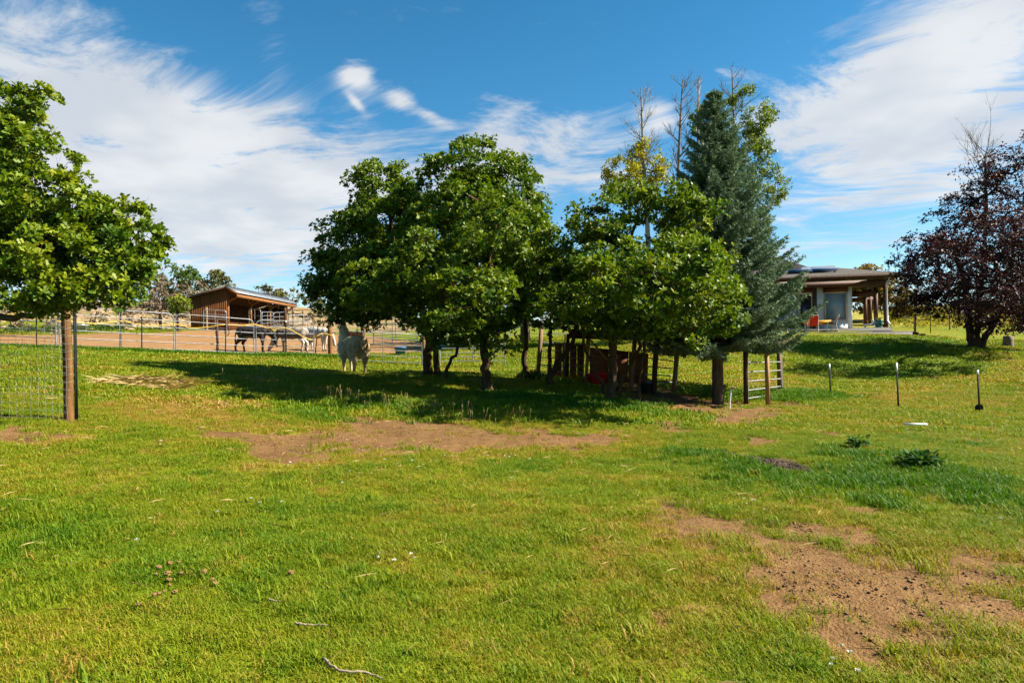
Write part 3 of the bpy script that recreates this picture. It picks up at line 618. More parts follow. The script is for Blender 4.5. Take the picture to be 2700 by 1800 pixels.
# ------------------------------------------------------------------ conifers
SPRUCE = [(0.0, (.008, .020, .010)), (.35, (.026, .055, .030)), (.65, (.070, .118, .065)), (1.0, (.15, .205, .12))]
spruce_leaf = leaf_mat('blue spruce needles', SPRUCE, 'tint', .12, .8, .08, tmul=(1.1, 1.2, .9))
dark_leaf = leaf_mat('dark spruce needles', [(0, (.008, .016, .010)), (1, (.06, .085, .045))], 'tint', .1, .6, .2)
NEEDLE = np.array([(-.15, 0, 0), (.15, 0, 0), (0, 1.0, 0)])
def spruce(name, base_px, D, top_py, trunk_w, rmax, seed, label, mat, first=1.4, nb=170, lean=0.0, tone=.5, ntw=12, group=None):
    r = np.random.default_rng(seed); b = at(*base_px); topz = P(base_px[0], top_py, D).z; Hh = topz - b.z
    t = thing(name, b, label, 'tree', group); rw = trunk_w * D / FPX / 2
    trunk = [(np.array([(b.x + lean * f, b.y, b.z - .1 + (Hh + .1) * f) for f in np.linspace(0, 1, 10)]), np.array([rw * 1.15] + [rw * (1 - f) ** .8 + .006 for f in np.linspace(.05, 1, 9)]))]
    br, pos, ax, tn, sz = [], [], [], [], []
    for i in range(nb):
        f = (i + r.uniform(0, 1)) / nb; f = f ** 1.12; nw = 24; f = f * .35 + .65 * min(1, (math.floor(f * nw) + .5 + r.uniform(-.2, .2)) / nw); z = b.z + first + (Hh - first) * f * .985; az_ = i * 2.39996 + r.uniform(-.3, .3)
        L = rmax * (1 - f) ** .98 * r.uniform(.80, 1.10) * (1.06 if f < .5 else 1.0) + .06; o_ = np.array([b.x + lean * (z - b.z) / Hh, b.y, z]); d = np.array([math.cos(az_), math.sin(az_), 0])
        droop = -.30 + .75 * f + r.uniform(-.1, .1)
        if f < .08: L *= r.uniform(.55, 1.0)
        c = np.array([o_ + d * L * s_ + np.array([0, 0, L * (droop * s_ * .8 - .28 * s_ * (1 - s_) * 1.6 + .22 * s_ * s_)]) for s_ in np.linspace(0, 1, 6)])
        br.append((c, np.linspace(.006 + L * .010, .003, 6)))
        side = np.array([-d[1], d[0], 0]); m_ = max(3, int(ntw * (.3 + L / rmax)))
        for s_ in np.linspace(.18, 1.0, m_):
            q = np.array([np.interp(s_ * 5, range(6), c[:, k_]) for k_ in range(3)])
            for sg in ((-1, 1) if s_ < .97 else (0,)):
                tl = (.10 + .26 * L * (1 - s_) ** .8) * r.uniform(.7, 1.25); tl = min(tl, .42)
                td = unit(d * .75 + side * sg * .85 + np.array([0, 0, r.uniform(-.18, .22)])); kk = max(2, int(tl / .05))
                for u_ in (np.arange(kk) + .5) / kk:
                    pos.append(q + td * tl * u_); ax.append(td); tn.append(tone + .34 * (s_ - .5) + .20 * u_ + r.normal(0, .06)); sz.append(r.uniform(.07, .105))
    pos, ax, tn, sz = np.array(pos), np.array(ax), np.array(tn), np.array(sz); N = len(pos); Vs, Ts = [], []
    for k_ in range(7):
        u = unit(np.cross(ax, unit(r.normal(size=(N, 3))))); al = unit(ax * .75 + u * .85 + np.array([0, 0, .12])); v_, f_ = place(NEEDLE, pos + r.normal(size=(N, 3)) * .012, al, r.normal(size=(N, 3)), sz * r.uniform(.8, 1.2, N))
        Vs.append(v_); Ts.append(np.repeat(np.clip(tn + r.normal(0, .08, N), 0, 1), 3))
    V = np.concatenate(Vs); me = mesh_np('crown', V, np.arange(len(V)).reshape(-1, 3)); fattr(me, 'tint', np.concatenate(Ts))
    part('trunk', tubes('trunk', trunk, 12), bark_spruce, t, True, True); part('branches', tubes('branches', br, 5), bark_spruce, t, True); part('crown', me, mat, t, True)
    return t
spruce('spruce_tree', (1893, 18.3, 0, 1060), 18.3, 232, 29, 2.5, 31, 'tall blue-green spruce with a bare lower trunk, right of the oaks', spruce_leaf, 1.62, 380, .05, .70, 17)
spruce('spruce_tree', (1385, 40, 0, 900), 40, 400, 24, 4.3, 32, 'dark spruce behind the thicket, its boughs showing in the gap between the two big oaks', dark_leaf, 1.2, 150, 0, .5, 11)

# ------------------------------------------------------------------ bare and thinly leaved trees behind
def branching(r, p0, d0, L, r0, depth, out, tips, spread=.5, nseg=4, up=.25, kids=(3, 5), shrink=.55, wob=.12, start=.25):
    pts_ = [np.array(p0, float)]; d = unit(np.array(d0, float))
    for i in range(nseg):
        d = unit(d + r.normal(size=3) * wob + np.array([0, 0, up * .15])); pts_.append(pts_[-1] + d * L / nseg)
    rr = np.linspace(r0, r0 * .35 if depth else r0 * .25, nseg + 1); out.append((np.array(pts_), rr))
    if depth == 0: tips.append((pts_[-1], d)); return
    for k_ in range(r.integers(kids[0], kids[1] + 1)):
        f = r.uniform(start, 1.0); q = np.array([np.interp(f * nseg, range(nseg + 1), [p[c] for p in pts_]) for c in range(3)])
        nd = unit(d * (1 - spread * .5) + sphere(r, 1)[0] * spread + np.array([0, 0, up])); branching(r, q, nd, L * shrink * r.uniform(.6, 1.15) * (1.25 - .5 * f), r0 * (1 - .6 * f) * .6, depth - 1, out, tips, spread, nseg, up, kids, shrink, wob, start)
    tips.append((pts_[-1], d))
def leafset(r, pos, n_each, spreadr, leaf, stops_mat, tone, t, tmpl=LEAF_OVAL, ros=3, name='crown'):
    ci = np.repeat(np.arange(len(pos)), n_each); n = len(ci); p = pos[ci] + sphere(r, n) * (spreadr * r.uniform(.2, 1.0, n))[:, None]
    V, Fc, T = rosettes(r, p, sphere(r, n) + np.array([0, 0, .3]), leaf * r.uniform(.7, 1.25, n), tone + r.normal(0, .13, len(pos))[ci] + r.normal(0, .1, n), ros, 1.1, tmpl)
    me = mesh_np(name, V, Fc); fattr(me, 'tint', T); return part(name, me, stops_mat, t, True)
aspen_green = leaf_mat('poplar leaves', [(0, (.035, .07, .006)), (.5, (.11, .155, .012)), (1, (.24, .24, .02))], 'tint', .35, .45, .3)
aspen_gold = leaf_mat('yellowing poplar leaves', [(0, (.08, .10, .005)), (.5, (.24, .225, .008)), (1, (.42, .30, .012))], 'tint', .4, .5, .3)
def poplar(base, px_top, py_top, D, seed, label, trunk_w, bark, leaves, nb=14, bl=1.3, rise=.9, py_low=560, group=None, lp=None, leafm=None, ltone=.5, cat='tree'):
    r = np.random.default_rng(seed); b = at(*base); tp = P(px_top, py_top, D); low = P(px_top, py_low, D).z
    t = thing('poplar_tree', b, label, cat, group); rw = trunk_w * D / FPX / 2
    tr = spline([tuple(b - Vector((0, 0, .1))), tuple(b.lerp(tp, .4) + Vector((.08, 0, 0))), tuple(b.lerp(tp, .75)), tuple(tp)], 6); rr = np.linspace(rw, .024, len(tr)); out, tips = [(tr, rr)], []
    for i in range(nb):
        z = low + (tp.z - low) * (i + r.uniform(0, 1)) / nb * .93; f = (z - b.z) / (tp.z - b.z); q = np.array([np.interp(z, tr[:, 2], tr[:, c]) for c in range(3)]); a = r.uniform(0, 6.283)
        branching(r, q, (math.cos(a), math.sin(a), rise), bl * (1.15 - f * .75) * r.uniform(.7, 1.2), .021 + .026 * (1 - f), 2, out, tips, .55, 4, .28, (4, 6), .6, .10)
    part('trunk', tubes('trunk', out, 5), bark, t, True, True)
    if lp is not None:
        cen, rads = lobes_px(lp); cl, dr = crown_clumps(r, cen, rads, 2.9, .2); leafset(r, cl, 28, .36, .115, leafm, ltone, t)
        # twigs that carry the leaves
    return t
poplar((1715, 36.5, 0), 1690, 232, 36.5, 41, 'pale poplar with a bare top and a yellow leafed lower crown', 20, bark_aspen, None, 22, 2.3, .9, 470, 'poplars behind the spruce',
       [(1640, 455, 62, 52, 36, 1.22), (1700, 440, 62, 50, 36.3, 1.22), (1608, 485, 36, 34, 35.8, 0.81), (1688, 395, 36, 36, 36.3, 0.81), (1660, 495, 80, 40, 35.9, 1.22), (1742, 470, 36, 36, 36.1, 0.68)], aspen_gold, .5)
poplar((1765, 38, 0), 1800, 208, 38, 42, 'leafless grey poplar between the yellow poplar and the spruce', 17, bark_grey, None, 26, 2.2, .9, 500, 'poplars behind the spruce')
poplar((1838, 38.5, 0), 1842, 205, 38.5, 43, 'thin poplar with a bare top and few green leaf tufts left of the spruce tip', 14, bark_aspen, None, 20, 2.0, 1.0, 420, 'poplars behind the spruce',
       [(1850, 285, 24, 26, 38.5, 0.68), (1825, 330, 20, 30, 38.5, 0.54), (1870, 300, 22, 22, 38.5, 0.54)], aspen_green, .35)
poplar((1960, 37, 0), 1930, 190, 37, 44, 'green leafed poplar rising behind the right side of the spruce', 18, bark_grey, None, 18, 2.2, .9, 420, 'poplars behind the spruce',
       [(1985, 325, 56, 44, 36.5, 1.22), (2012, 300, 32, 36, 36.5, 0.81), (1945, 265, 28, 28, 36.7, 0.68), (1965, 385, 62, 44, 36.5, 1.22), (2015, 392, 32, 32, 36.5, 0.81), (2030, 440, 34, 32, 36.3, 0.68), (2048, 500, 38, 48, 36.3, 0.81), (2005, 470, 60, 60, 36.9, 0.94), (1975, 245, 18, 20, 36.5, 0.41), (1925, 440, 60, 60, 37, 1.0), (1900, 540, 70, 70, 37, 1.1), (1990, 580, 60, 60, 37, 1.0)], aspen_green, .5)
# purple-leaved tree on the right
purple = leaf_mat('purple leaves', [(0, (.008, .004, .005)), (.5, (.026, .010, .011)), (.85, (.060, .022, .020)), (1, (.10, .045, .028))], 'tint', .25, .55, .22, tmul=(1.3, .6, .6))
pt, pcl, pdr = oak('plum_tree', [[(2566, 924, 33, 26), (2560, 880, 33, 20), (2553, 830, 33, 17), (2545, 760, 33, 16), (2520, 660, 33, 9)], [(2574, 918, 33, 20), (2578, 870, 33, 16), (2580, 835, 33, 14), (2590, 720, 33, 11), (2600, 560, 33, 9), (2597, 430, 33, 5)],
      [(2585, 916, 33, 18), (2605, 880, 32.8, 15), (2622, 848, 32.6, 14), (2660, 760, 32.5, 9), (2680, 600, 32.5, 6)]],
    [(2410, 660, 52, 45, 32.5, 1.3), (2470, 720, 90, 80, 31.8, 1.8), (2430, 755, 75, 48, 32.5, 1.5), (2540, 640, 90, 90, 32, 1.8), (2600, 520, 60, 70, 33, 1.2), (2620, 610, 90, 90, 31.5, 1.8), (2690, 470, 60, 90, 33, 1.3), (2700, 620, 90, 110, 32, 1.8), (2570, 770, 110, 60, 31, 1.7), (2680, 770, 110, 80, 31.5, 1.9), (2500, 800, 80, 35, 32.5, 1.3), (2470, 590, 34, 32, 33, .8), (2760, 560, 90, 120, 33, 1.8), (2780, 760, 100, 100, 32.5, 1.9), (2640, 850, 70, 28, 32, 1.2), (2440, 800, 60, 30, 32, 1.2), (2390, 700, 40, 40, 32.5, 1.0), (2560, 830, 80, 30, 30.8, 1.3), (2500, 700, 100, 80, 27.8, 1.8), (2620, 640, 100, 100, 27.5, 1.8), (2600, 780, 100, 55, 27.5, 1.6), (2700, 740, 80, 100, 27.5, 1.8), (2690, 830, 90, 40, 30, 1.6), (2780, 850, 90, 50, 32, 1.6), (2720, 380, 40, 50, 33, .9), (2590, 470, 45, 50, 33, 1.0), (2645, 440, 45, 60, 33, 1.0), (2530, 560, 50, 50, 33, 1.0)], 51,
    'dark purple-leaved tree with several trunks on the lawn right of the house', 33, leaf=.092, per_m2=3.0, per_clump=22, cr=.46, tmpl=LEAF_OVAL, mat=purple, bark=bark_plum, tone=.48, ros=4, rtip=.008, tw=3, shell=.15, up=.15, open_=1.0)
r_ = np.random.default_rng(8); dead, tps = [], []
for i in range(14):
    q = np.array(P(2596 + r_.uniform(-6, 6), 520 - i * 9, 33)); branching(r_, q, (r_.uniform(-.7, .5), r_.uniform(-.4, .4), 1.0), 1.9 * r_.uniform(.7, 1.2), .020, 2, dead, tps, .6, 4, .3, (3, 6), .55, .1)
part('dead_branches', tubes('dead_branches', dead, 4), bark_grey, pt, True)

# ------------------------------------------------------------------ scrub on the slopes behind
scrub_green = leaf_mat('scrub oak leaves', [(0, (.012, .030, .005)), (.5, (.040, .085, .010)), (1, (.10, .14, .018))], 'tint', .25, .6, .2)
scrub_olive = leaf_mat('juniper foliage', [(0, (.025, .030, .008)), (.5, (.080, .085, .022)), (1, (.17, .15, .04))], 'tint', .15, .7, .15)
scrub_grey = leaf_mat('dry twiggy scrub', [(0, (.060, .045, .030)), (.5, (.14, .105, .072)), (1, (.25, .19, .13))], 'tint', .1, .8, .1)
amber = leaf_mat('amber leaves', [(0, (.045, .040, .006)), (.5, (.15, .10, .012)), (1, (.28, .13, .016))], 'tint', .3, .6, .2)
sapling = leaf_mat('sapling leaves', OAK, 'tint', .35, .5, .3)
def shrub(name, base_px, D, lobes, seed, label, mat, leaf, group=None, cat='shrub', bark=None, per_m2=1.6, per_clump=16, cr=.5, tone=.5, tmpl=LEAF_KITE, twg=1, rtip=.012, ros=4):
    b = at(base_px, D); py = CY - (b.z - EYE) / D * FPX - (base_px - CX) * SR
    lo = [(a, c, d, e, D + dd, max(d, e) * D / FPX * .9) for a, c, d, e, dd in lobes]
    top = (lobes[0][0], lobes[0][1])
    return oak(name, [[(base_px, py + 2, D, 9), (base_px * .7 + top[0] * .3, py * .7 + top[1] * .3, D, 7), (top[0], top[1], D, 4)]], lo, seed, label, D, leaf, per_m2, per_clump, cr, tmpl, group, mat, bark or bark_grey, tone, cat, ros, rtip, 0, twg, .4)
shrub('scrub_oak', 475, 72, [(470, 740, 52, 42, 0), (510, 770, 40, 36, -1), (445, 790, 36, 36, 0)], 61, 'dark green round tree on the slope behind the wooden shed, left of its roof', scrub_green, .30, None, 'tree', cr=.9, per_m2=.7, per_clump=22)
shrub('juniper_tree', 567, 68, [(565, 745, 30, 28, 0), (545, 765, 20, 22, 0), (585, 755, 14, 20, 0)], 62, 'small olive green tree just above the left end of the shed roof', scrub_olive, .26, None, 'tree', cr=.8, per_m2=.8, per_clump=22)
for i, (bx, D, lo, tn) in enumerate(((425, 64, [(420, 770, 32, 40, 0), (440, 800, 30, 32, 0)], .5), (520, 64, [(515, 770, 38, 36, 0), (490, 800, 36, 30, 0)], .55), (395, 66, [(398, 745, 28, 34, 0), (380, 780, 34, 34, 0)], .45), (545, 66, [(540, 795, 26, 26, 0)], .6))):
    shrub('dry_scrub', bx, D, lo, 70 + i, ('grey-brown dry bush on the slope, %s' % ('between the near oak and the green sapling', 'against the left wall of the shed', 'half hidden behind the near oak', 'low by the back corner of the shed')[i]), scrub_grey, .20, 'dry scrub bushes on the left slope', 'shrub', per_m2=.9, per_clump=14, cr=.8, twg=4, rtip=.02, tone=tn)
shrub('oak_sapling', 470, 43, [(468, 800, 24, 18, 0), (455, 812, 16, 14, 0), (485, 808, 12, 14, 0)], 64, 'bright green sapling in front of the dry scrub, left of the shed', sapling, .16, None, 'sapling', cr=.34, per_m2=3, per_clump=12, tone=.75, bark=bark_plum)
for i, (bx, D, lo) in enumerate(((715, 84, [(712, 775, 36, 18, 0)]), (775, 80, [(772, 785, 34, 22, 0)]), (840, 78, [(850, 800, 50, 26, 0)]), (655, 88, [(660, 790, 30, 14, 0)]))):
    shrub('juniper_bush', bx, D, lo, 80 + i, 'olive bush on the crest behind the shed, %s' % ('above the middle of its roof', 'beside its right roof end', 'half hidden by the oak thicket', 'low behind its ridge')[i], scrub_olive, .26, 'olive bushes on the crest behind the shed', 'shrub', cr=.7, per_m2=.9, per_clump=18)
for i, (bx, D, lo) in enumerate(((120, 66, [(110, 790, 70, 40, 0)]), (260, 68, [(250, 780, 70, 42, 0)]), (-40, 66, [(-60, 780, 70, 45, 0)]))):
    shrub('dry_scrub', bx, D, lo, 90 + i, 'grey-brown dry bush on the slope seen under the near oak, %s of three' % ('middle', 'rightmost', 'leftmost')[i], scrub_grey, .22, 'dry scrub bushes on the left slope', 'shrub', per_m2=.6, per_clump=12, cr=.8, twg=4, rtip=.02)
def dead_tree(px, D, py_top, seed, label, spread=.7, n=6, w=.09, group='dead scrub trees'):
    r = np.random.default_rng(seed); b = at(px, D); h = P(px, py_top, D).z - b.z; t = thing('dead_tree', b, label, 'dead tree', group); out, tips = [], []
    branching(r, b - Vector((0, 0, .1)), (.1, 0, 1), h * .55, w, 3, out, tips, spread, 4, .18, (3, 5), .62, .2, .35)
    part('trunk', tubes('trunk', out, 4), bark_plum if seed % 2 else bark_grey, t, True); return t
dead_tree(616, 68, 700, 301, 'bare crooked dead tree standing above the shed ridge', .75, 6, .16)
dead_tree(703, 82, 742, 303, 'bare dead scrub tree on the crest above the middle of the shed roof')
dead_tree(745, 82, 745, 305, 'bare dead scrub tree on the crest above the right end of the shed roof')
dead_tree(668, 86, 742, 308, 'small bare tree on the crest right of the crooked dead tree')
shrub('amber_shrub', 2290, 50, [(2290, 735, 40, 38, 0), (2270, 790, 36, 40, 0), (2310, 770, 30, 40, 0)], 65, 'amber leaved small tree rising behind the porch roof', amber, .15, 'amber leaved trees behind the porch', 'tree', cr=.6, per_m2=3.0, per_clump=30, bark=bark_plum)
shrub('amber_shrub', 2365, 48, [(2365, 780, 36, 46, 0), (2395, 800, 26, 34, 0), (2345, 815, 26, 26, 0)], 66, 'amber and green tree right of the downspout, beside the purple tree', amber, .15, 'amber leaved trees behind the porch', 'tree', cr=.6, per_m2=3.0, per_clump=30, tone=.42, bark=bark_plum)
# ------------------------------------------------------------------ simple solids
def box_np(c0, c1, M=None):
    x0, y0, z0 = c0; x1, y1, z1 = c1
    v = np.array([(x, y, z) for z in (z0, z1) for x, y in ((x0, y0), (x1, y0), (x1, y1), (x0, y1))], float)
    if M is not None: v = np.array([tuple(M @ Vector(q)) for q in v])
    f = np.array([(3, 2, 1, 0), (4, 5, 6, 7), (0, 1, 5, 4), (1, 2, 6, 5), (2, 3, 7, 6), (3, 0, 4, 7)])
    return v, f
def boxes(name, lst, M=None):
    V, Fq, n = [], [], 0
    for c0, c1 in lst:
        v, f = box_np(c0, c1, M); V.append(v); Fq.append(f + n); n += 8
    return mesh_np(name, np.concatenate(V), np.concatenate(Fq))
def bar(a, b, w, d, up=(0, 0, 1), name='bar'):
    """a square-cut timber from a to b, w wide, d deep"""
    a, b = Vector(a), Vector(b); t = (b - a).normalized(); u = t.cross(Vector(up))
    if u.length < 1e-4: u = t.cross(Vector((0, 1, 0)))
    u.normalize(); v = u.cross(t)
    q = [a + u * sx * w / 2 + v * sy * d / 2 for sx, sy in ((-1, -1), (1, -1), (1, 1), (-1, 1))] + [b + u * sx * w / 2 + v * sy * d / 2 for sx, sy in ((-1, -1), (1, -1), (1, 1), (-1, 1))]
    f = np.array([(3, 2, 1, 0), (4, 5, 6, 7), (0, 1, 5, 4), (1, 2, 6, 5), (2, 3, 7, 6), (3, 0, 4, 7)])
    return mesh_np(name, np.array([tuple(x) for x in q]), f)
def lathe(name, prof, sides=20, cap=True):
    """prof: list of (radius, z)"""
    V = [(r * math.cos(a), r * math.sin(a), z) for r, z in prof for a in np.arange(sides) / sides * 2 * math.pi]; fs = []
    for i in range(len(prof) - 1):
        for j in range(sides): fs.append((i * sides + j, i * sides + (j + 1) % sides, (i + 1) * sides + (j + 1) % sides, (i + 1) * sides + j))
    return mesh_np(name, np.array(V), np.array(fs))
def ngons(name, V, fs):
    me = bpy.data.meshes.new(name); me.from_pydata([tuple(v) for v in V], [], fs); me.update(); return me
galv = std_mat('galvanised pipe', (.13, .135, .14), .5, (.28, .28, .28), 5, .5, .55)
pipe_dark = std_mat('dull green-grey pipe', (.11, .125, .115), .5, (.24, .25, .23), 5, .4, .3)
tpost_m = std_mat('dark green steel post', (.008, .011, .009), .8, (.022, .024, .020), 12, .1)
white_m = std_mat('white paint', (.62, .62, .60), .5, (.80, .80, .78), 6)
log_m = std_mat('brown log', (.09, .034, .010), .8, (.21, .085, .026), 5, .2, bump=.008, stretch=(3, 3, .5))
timber_m = std_mat('weathered timber', (.10, .060, .032), .85, (.26, .165, .09), 6, .15, bump=.006, stretch=(5, 5, .5))
timber_dark = std_mat('dark stained timber', (.030, .016, .010), .8, (.085, .045, .026), 6, .2, stretch=(4, 4, .4))
rope_m = std_mat('yellow rope', (.62, .36, .030), .7, (.75, .48, .06), 20)
wire_m = std_mat('galvanised wire', (.20, .195, .165), .5, (.32, .31, .27), 9, .5, .4)
peeled_m = std_mat('peeled fence post', (.030, .013, .005), .8, (.20, .098, .030), 3.0, .2, bump=.006, stretch=(3, 3, .45), detail=7)  # dark knots by noise over the peeled wood colour

def pipe_panel(name, a, b, h, nr, label, mat, group=None, ups=1, low=.10, round_top=.22, rr=.022, legs=True, cat='fence panel', taper=0.0, gaps=None):
    """a welded pipe panel from ground point a to ground point b: bent outer frame, rails, uprights"""
    a, b = Vector(a), Vector(b); t = thing(name, a, label, cat, group)
    tz = lambda f: a.lerp(b, f)
    top = Vector((0, 0, h))
    fr = [a, a + top - Vector((0, 0, round_top))]
    d = (b - a); L = d.length
    if round_top > 0:
        for q in (.3, .6, .85): fr.append(a + d * (round_top / L) * (1 - math.cos(q * math.pi / 2)) + top - Vector((0, 0, round_top * (1 - math.sin(q * math.pi / 2)))))
        fr.append(a + top + d * (round_top / L)); fr.append(b + top - d * (round_top / L))
        for q in (.15, .4, .7): fr.append(b - d * (round_top / L) * (1 - math.sin(q * math.pi / 2)) + top - Vector((0, 0, round_top * (1 - math.cos(q * math.pi / 2)))))
        fr.append(b + top - Vector((0, 0, round_top)))
    else: fr += [a + top, b + top]
    fr.append(b)
    part('frame', tubes('frame', [(np.array([tuple(q) for q in fr]), rr)], 7), mat, t, True, True)
    zs = gaps if gaps else [low + (h - low) * i / (nr - 1) for i in range(nr - 1)]
    for z in zs:
        part('rail', tubes('rail', [(np.array([tuple(a + Vector((0, 0, z))), tuple(b + Vector((0, 0, z)))]), rr * .86)], 6), mat, t, True, True)
    for i in range(ups):
        q = tz((i + 1) / (ups + 1)); part('upright', tubes('upright', [(np.array([tuple(q + Vector((0, 0, low))), tuple(q + top)]), rr * .8)], 6), mat, t, True, True)
    return t
def t_post(px, py, h, label, group, white=.16, lean=(0, 0), spade=False, w=.022, D=None):
    b = gp(px, py) if D is None else at(px, D); t = thing('steel_post', b, label, 'fence post', group)
    L = Vector((lean[0], lean[1], h))
    prof = lambda z0, z1, s_: [((-w * s_, -.004, z0), (w * s_, .004, z1)), ((-.004, -.0, z0), (.004, w * 1.5 * s_, z1))]
    sh = Matrix(((1, 0, lean[0] / h, 0), (0, 1, lean[1] / h, 0), (0, 0, 1, 0), (0, 0, 0, 1)))
    part('shaft', boxes('shaft', prof(-.1, h - white, 1.0), sh), tpost_m, t)
    if white: part('painted_tip', boxes('painted_tip', prof(h - white, h, 1.06), sh), white_m, t)
    if spade: part('anchor_plate', ngons('anchor_plate', [(-.10, .012, .05), (.10, .012, .05), (.10, .012, .14), (.05, .012, .18), (-.05, .012, .18), (-.10, .012, .14), (-.10, .02, .05), (.10, .02, .05), (.10, .02, .14), (.05, .02, .18), (-.05, .02, .18), (-.10, .02, .14)], [(5, 4, 3, 2, 1, 0), (6, 7, 8, 9, 10, 11), (0, 1, 7, 6), (1, 2, 8, 7), (2, 3, 9, 8), (3, 4, 10, 9), (4, 5, 11, 10), (5, 0, 6, 11)]), tpost_m, t)
    return t
g3 = 'white tipped posts across the right lawn'
t_post(2190, 1040, .92, 'white tipped steel post on the lawn, leftmost of the three', g3, .17, (-.02, 0))
t_post(2369, 1073, 1.10, 'white tipped steel post on the lawn, middle and tallest of the three', g3, .21, (-.03, 0))
t_post(2583, 1086, 1.0, 'white tipped steel post with an anchor plate at its foot, rightmost on the lawn', g3, .10, (-.03, 0), True)

# ------------------------------------------------------------------ pipe corral along the pen
gpen = 'grey pipe panels along the front of the pen'
PA = [at(-420, 22.6), at(-190, 23.6), at(148, 24.7), at(158, 24.8), at(459, 27.6), at(464, 27.8), at(670, 29.8), at(676, 29.9), at(828, 31.4)]
pipe_panel('pipe_fence', PA[1], PA[2], 1.52, 6, 'grey pipe panel behind the wire mesh fence at the left edge', galv, gpen, 1)
pipe_panel('pipe_fence', PA[3], PA[4], 1.55, 6, 'grey pipe panel right of the peeled wooden post', galv, gpen, 1)
pipe_panel('pipe_fence', PA[5], PA[6], 1.55, 6, 'grey pipe panel in front of the shed, left of the dark donkey', galv, gpen, 0)
pipe_panel('pipe_fence', PA[7], PA[8], 1.52, 6, 'grey pipe panel in front of the grey donkey', galv, gpen, 0)
gst = 'dark stakes that hold the pen panels'
t_post(97, 0, 1.42, 'dark steel stake tied to the leftmost pen panel', gst, 0, (0, 0), D=24.3)
t_post(317, 0, 1.80, 'tall bluish grey stake behind the second pen panel', gst, 0, (.04, 0), D=26.5, w=.04)
t_post(374, 0, 1.36, 'dark steel stake near the right end of the second pen panel', gst, 0, (.02, 0), D=26.6)
t_post(594, 0, 1.42, 'dark leaning steel stake with a coil of black cord in front of the shed', gst, 0, (.06, 0), D=28.8)
t_post(754, 0, 1.50, 'dark steel stake over the flank of the grey donkey', gst, .08, (.02, 0), D=30.4, w=.03)
t_post(831, 0, 1.38, 'dark steel stake leaning right beside the brown log post', gst, 0, (.16, 0), D=31.2)
b = at(573, 29.6); t = thing('wooden_stake', b, 'short charred wooden stake behind the third pen panel', 'fence post')
part('stake', tubes('stake', [(np.array([(0, 0, -.1), (.02, 0, .5), (-.01, 0, 1.0), (.0, 0, 1.45), (.01, 0, 1.5)]), np.array([.06, .055, .065, .05, .02]))], 8), timber_dark, t, smooth=True)
b = at(594, 28.7); t = thing('cord_coil', b + Vector((.09, -.05, 1.05)), 'coil of black cord hanging on the leaning stake', 'cord')
part('coil', tubes('coil', [(np.array([(.10 * math.cos(a) * (1 + .1 * math.sin(a * 3.3)), -.01 + .004 * a, .24 * math.sin(a)) for a in np.linspace(0, 20, 90)]), .008)], 5), timber_dark, t)
def log_post(px, D, h, label, w=.10, mat=None, group=None, lean=0.0):
    b = at(px, D); t = thing('wooden_post', b, label, 'fence post', group)
    part('post', tubes('post', [(np.array([(0, 0, -.15), (lean * .3, 0, h * .3), (lean * .7, .01, h * .7), (lean, 0, h), (lean, 0, h + .012)]), np.array([w * 1.05, w, w * .98, w * .93, .01]))], 12), mat or log_m, t, smooth=True)
    return t
glog = 'round brown log posts'
log_post(871, 31.6, 1.34, 'round reddish brown log post just left of the llama', .105, group=glog)
log_post(957, 37, 1.35, 'round brown log post holding the log rail, right of the llama neck', .12, group=glog)
a_, b_ = P(905, 878, 37), P(953, 882, 37); t = thing('log_rail', a_, 'thick brown log rail behind the llama', 'fence rail'); part('rail', tubes('rail', [(np.array([tuple(a_), tuple(a_.lerp(b_, .5) + Vector((0, 0, -.02))), tuple(b_)]), np.array([.13, .125, .12]))], 10), log_m, t, True, True)
# yellow rope swagged along the panels
rope = [P(*q) for q in ((150, 846, 24.6), (200, 848, 25), (250, 853, 25.6), (320, 846, 26.3), (340, 849, 26.6), (395, 859, 27), (468, 855, 27.7), (500, 864, 28), (540, 863, 28.4), (593, 856, 28.7), (640, 858, 29.2), (672, 855, 29.7), (710, 865, 30.1), (756, 865, 30.2), (800, 888, 30.8), (822, 894, 31.1), (836, 885, 31.1), (852, 879, 31.3), (872, 883, 31.4), (884, 885, 31.5))]
t = thing('yellow_rope', rope[0], 'long yellow rope swagged along the pen panels', 'rope'); part('rope', tubes('rope', [(spline([tuple(q) for q in rope], 4), .014)], 5), rope_m, t, True, True)
rope = [P(*q) for q in ((-40, 838, 23.8), (30, 828, 24), (75, 822, 24.2), (110, 830, 24.4), (150, 836, 24.6))]
t = thing('yellow_rope', rope[0], 'short yellow rope hanging behind the wire mesh fence at the left edge', 'rope'); part('rope', tubes('rope', [(spline([tuple(q) for q in rope], 4), .014)], 5), rope_m, t, True, True)
# gates right of the llama
ggate = 'dull pipe gates between the llama and the thicket'
pipe_panel('pipe_gate', at(905, 28.2), at(1113, 29.2), 1.32, 6, 'dull pipe gate behind the llama, ending at the thicket', pipe_dark, ggate, 1, .12, 0, .022, cat='gate')
pipe_panel('pipe_gate', at(1160, 29.0), at(1332, 29.8), 1.15, 6, 'dull pipe gate seen behind the trunks of the big oaks', pipe_dark, ggate, 1, .26, 0, .022, cat='gate')
log_post(1118, 29.3, 1.42, 'pale split post at the gate, behind the thick double trunk', .10, timber_m)
gback = 'grey pipe panels inside the pen behind the llama'
for i, (p0, p1, h, l) in enumerate(((at(958, 36), at(1110, 37), 1.55, 'grey pipe panel behind the blue tub'), (at(985, 40), at(1100, 41), 1.5, 'grey pipe panel farthest back behind the llama'), (at(1115, 39), at(1240, 41), 1.4, 'grey pipe panel behind the second blue tub'))):
    pipe_panel('pipe_fence', p0, p1, h, 5, l, galv, gback, 1, .2)
gfar = 'pale pipe panels far behind the thicket'
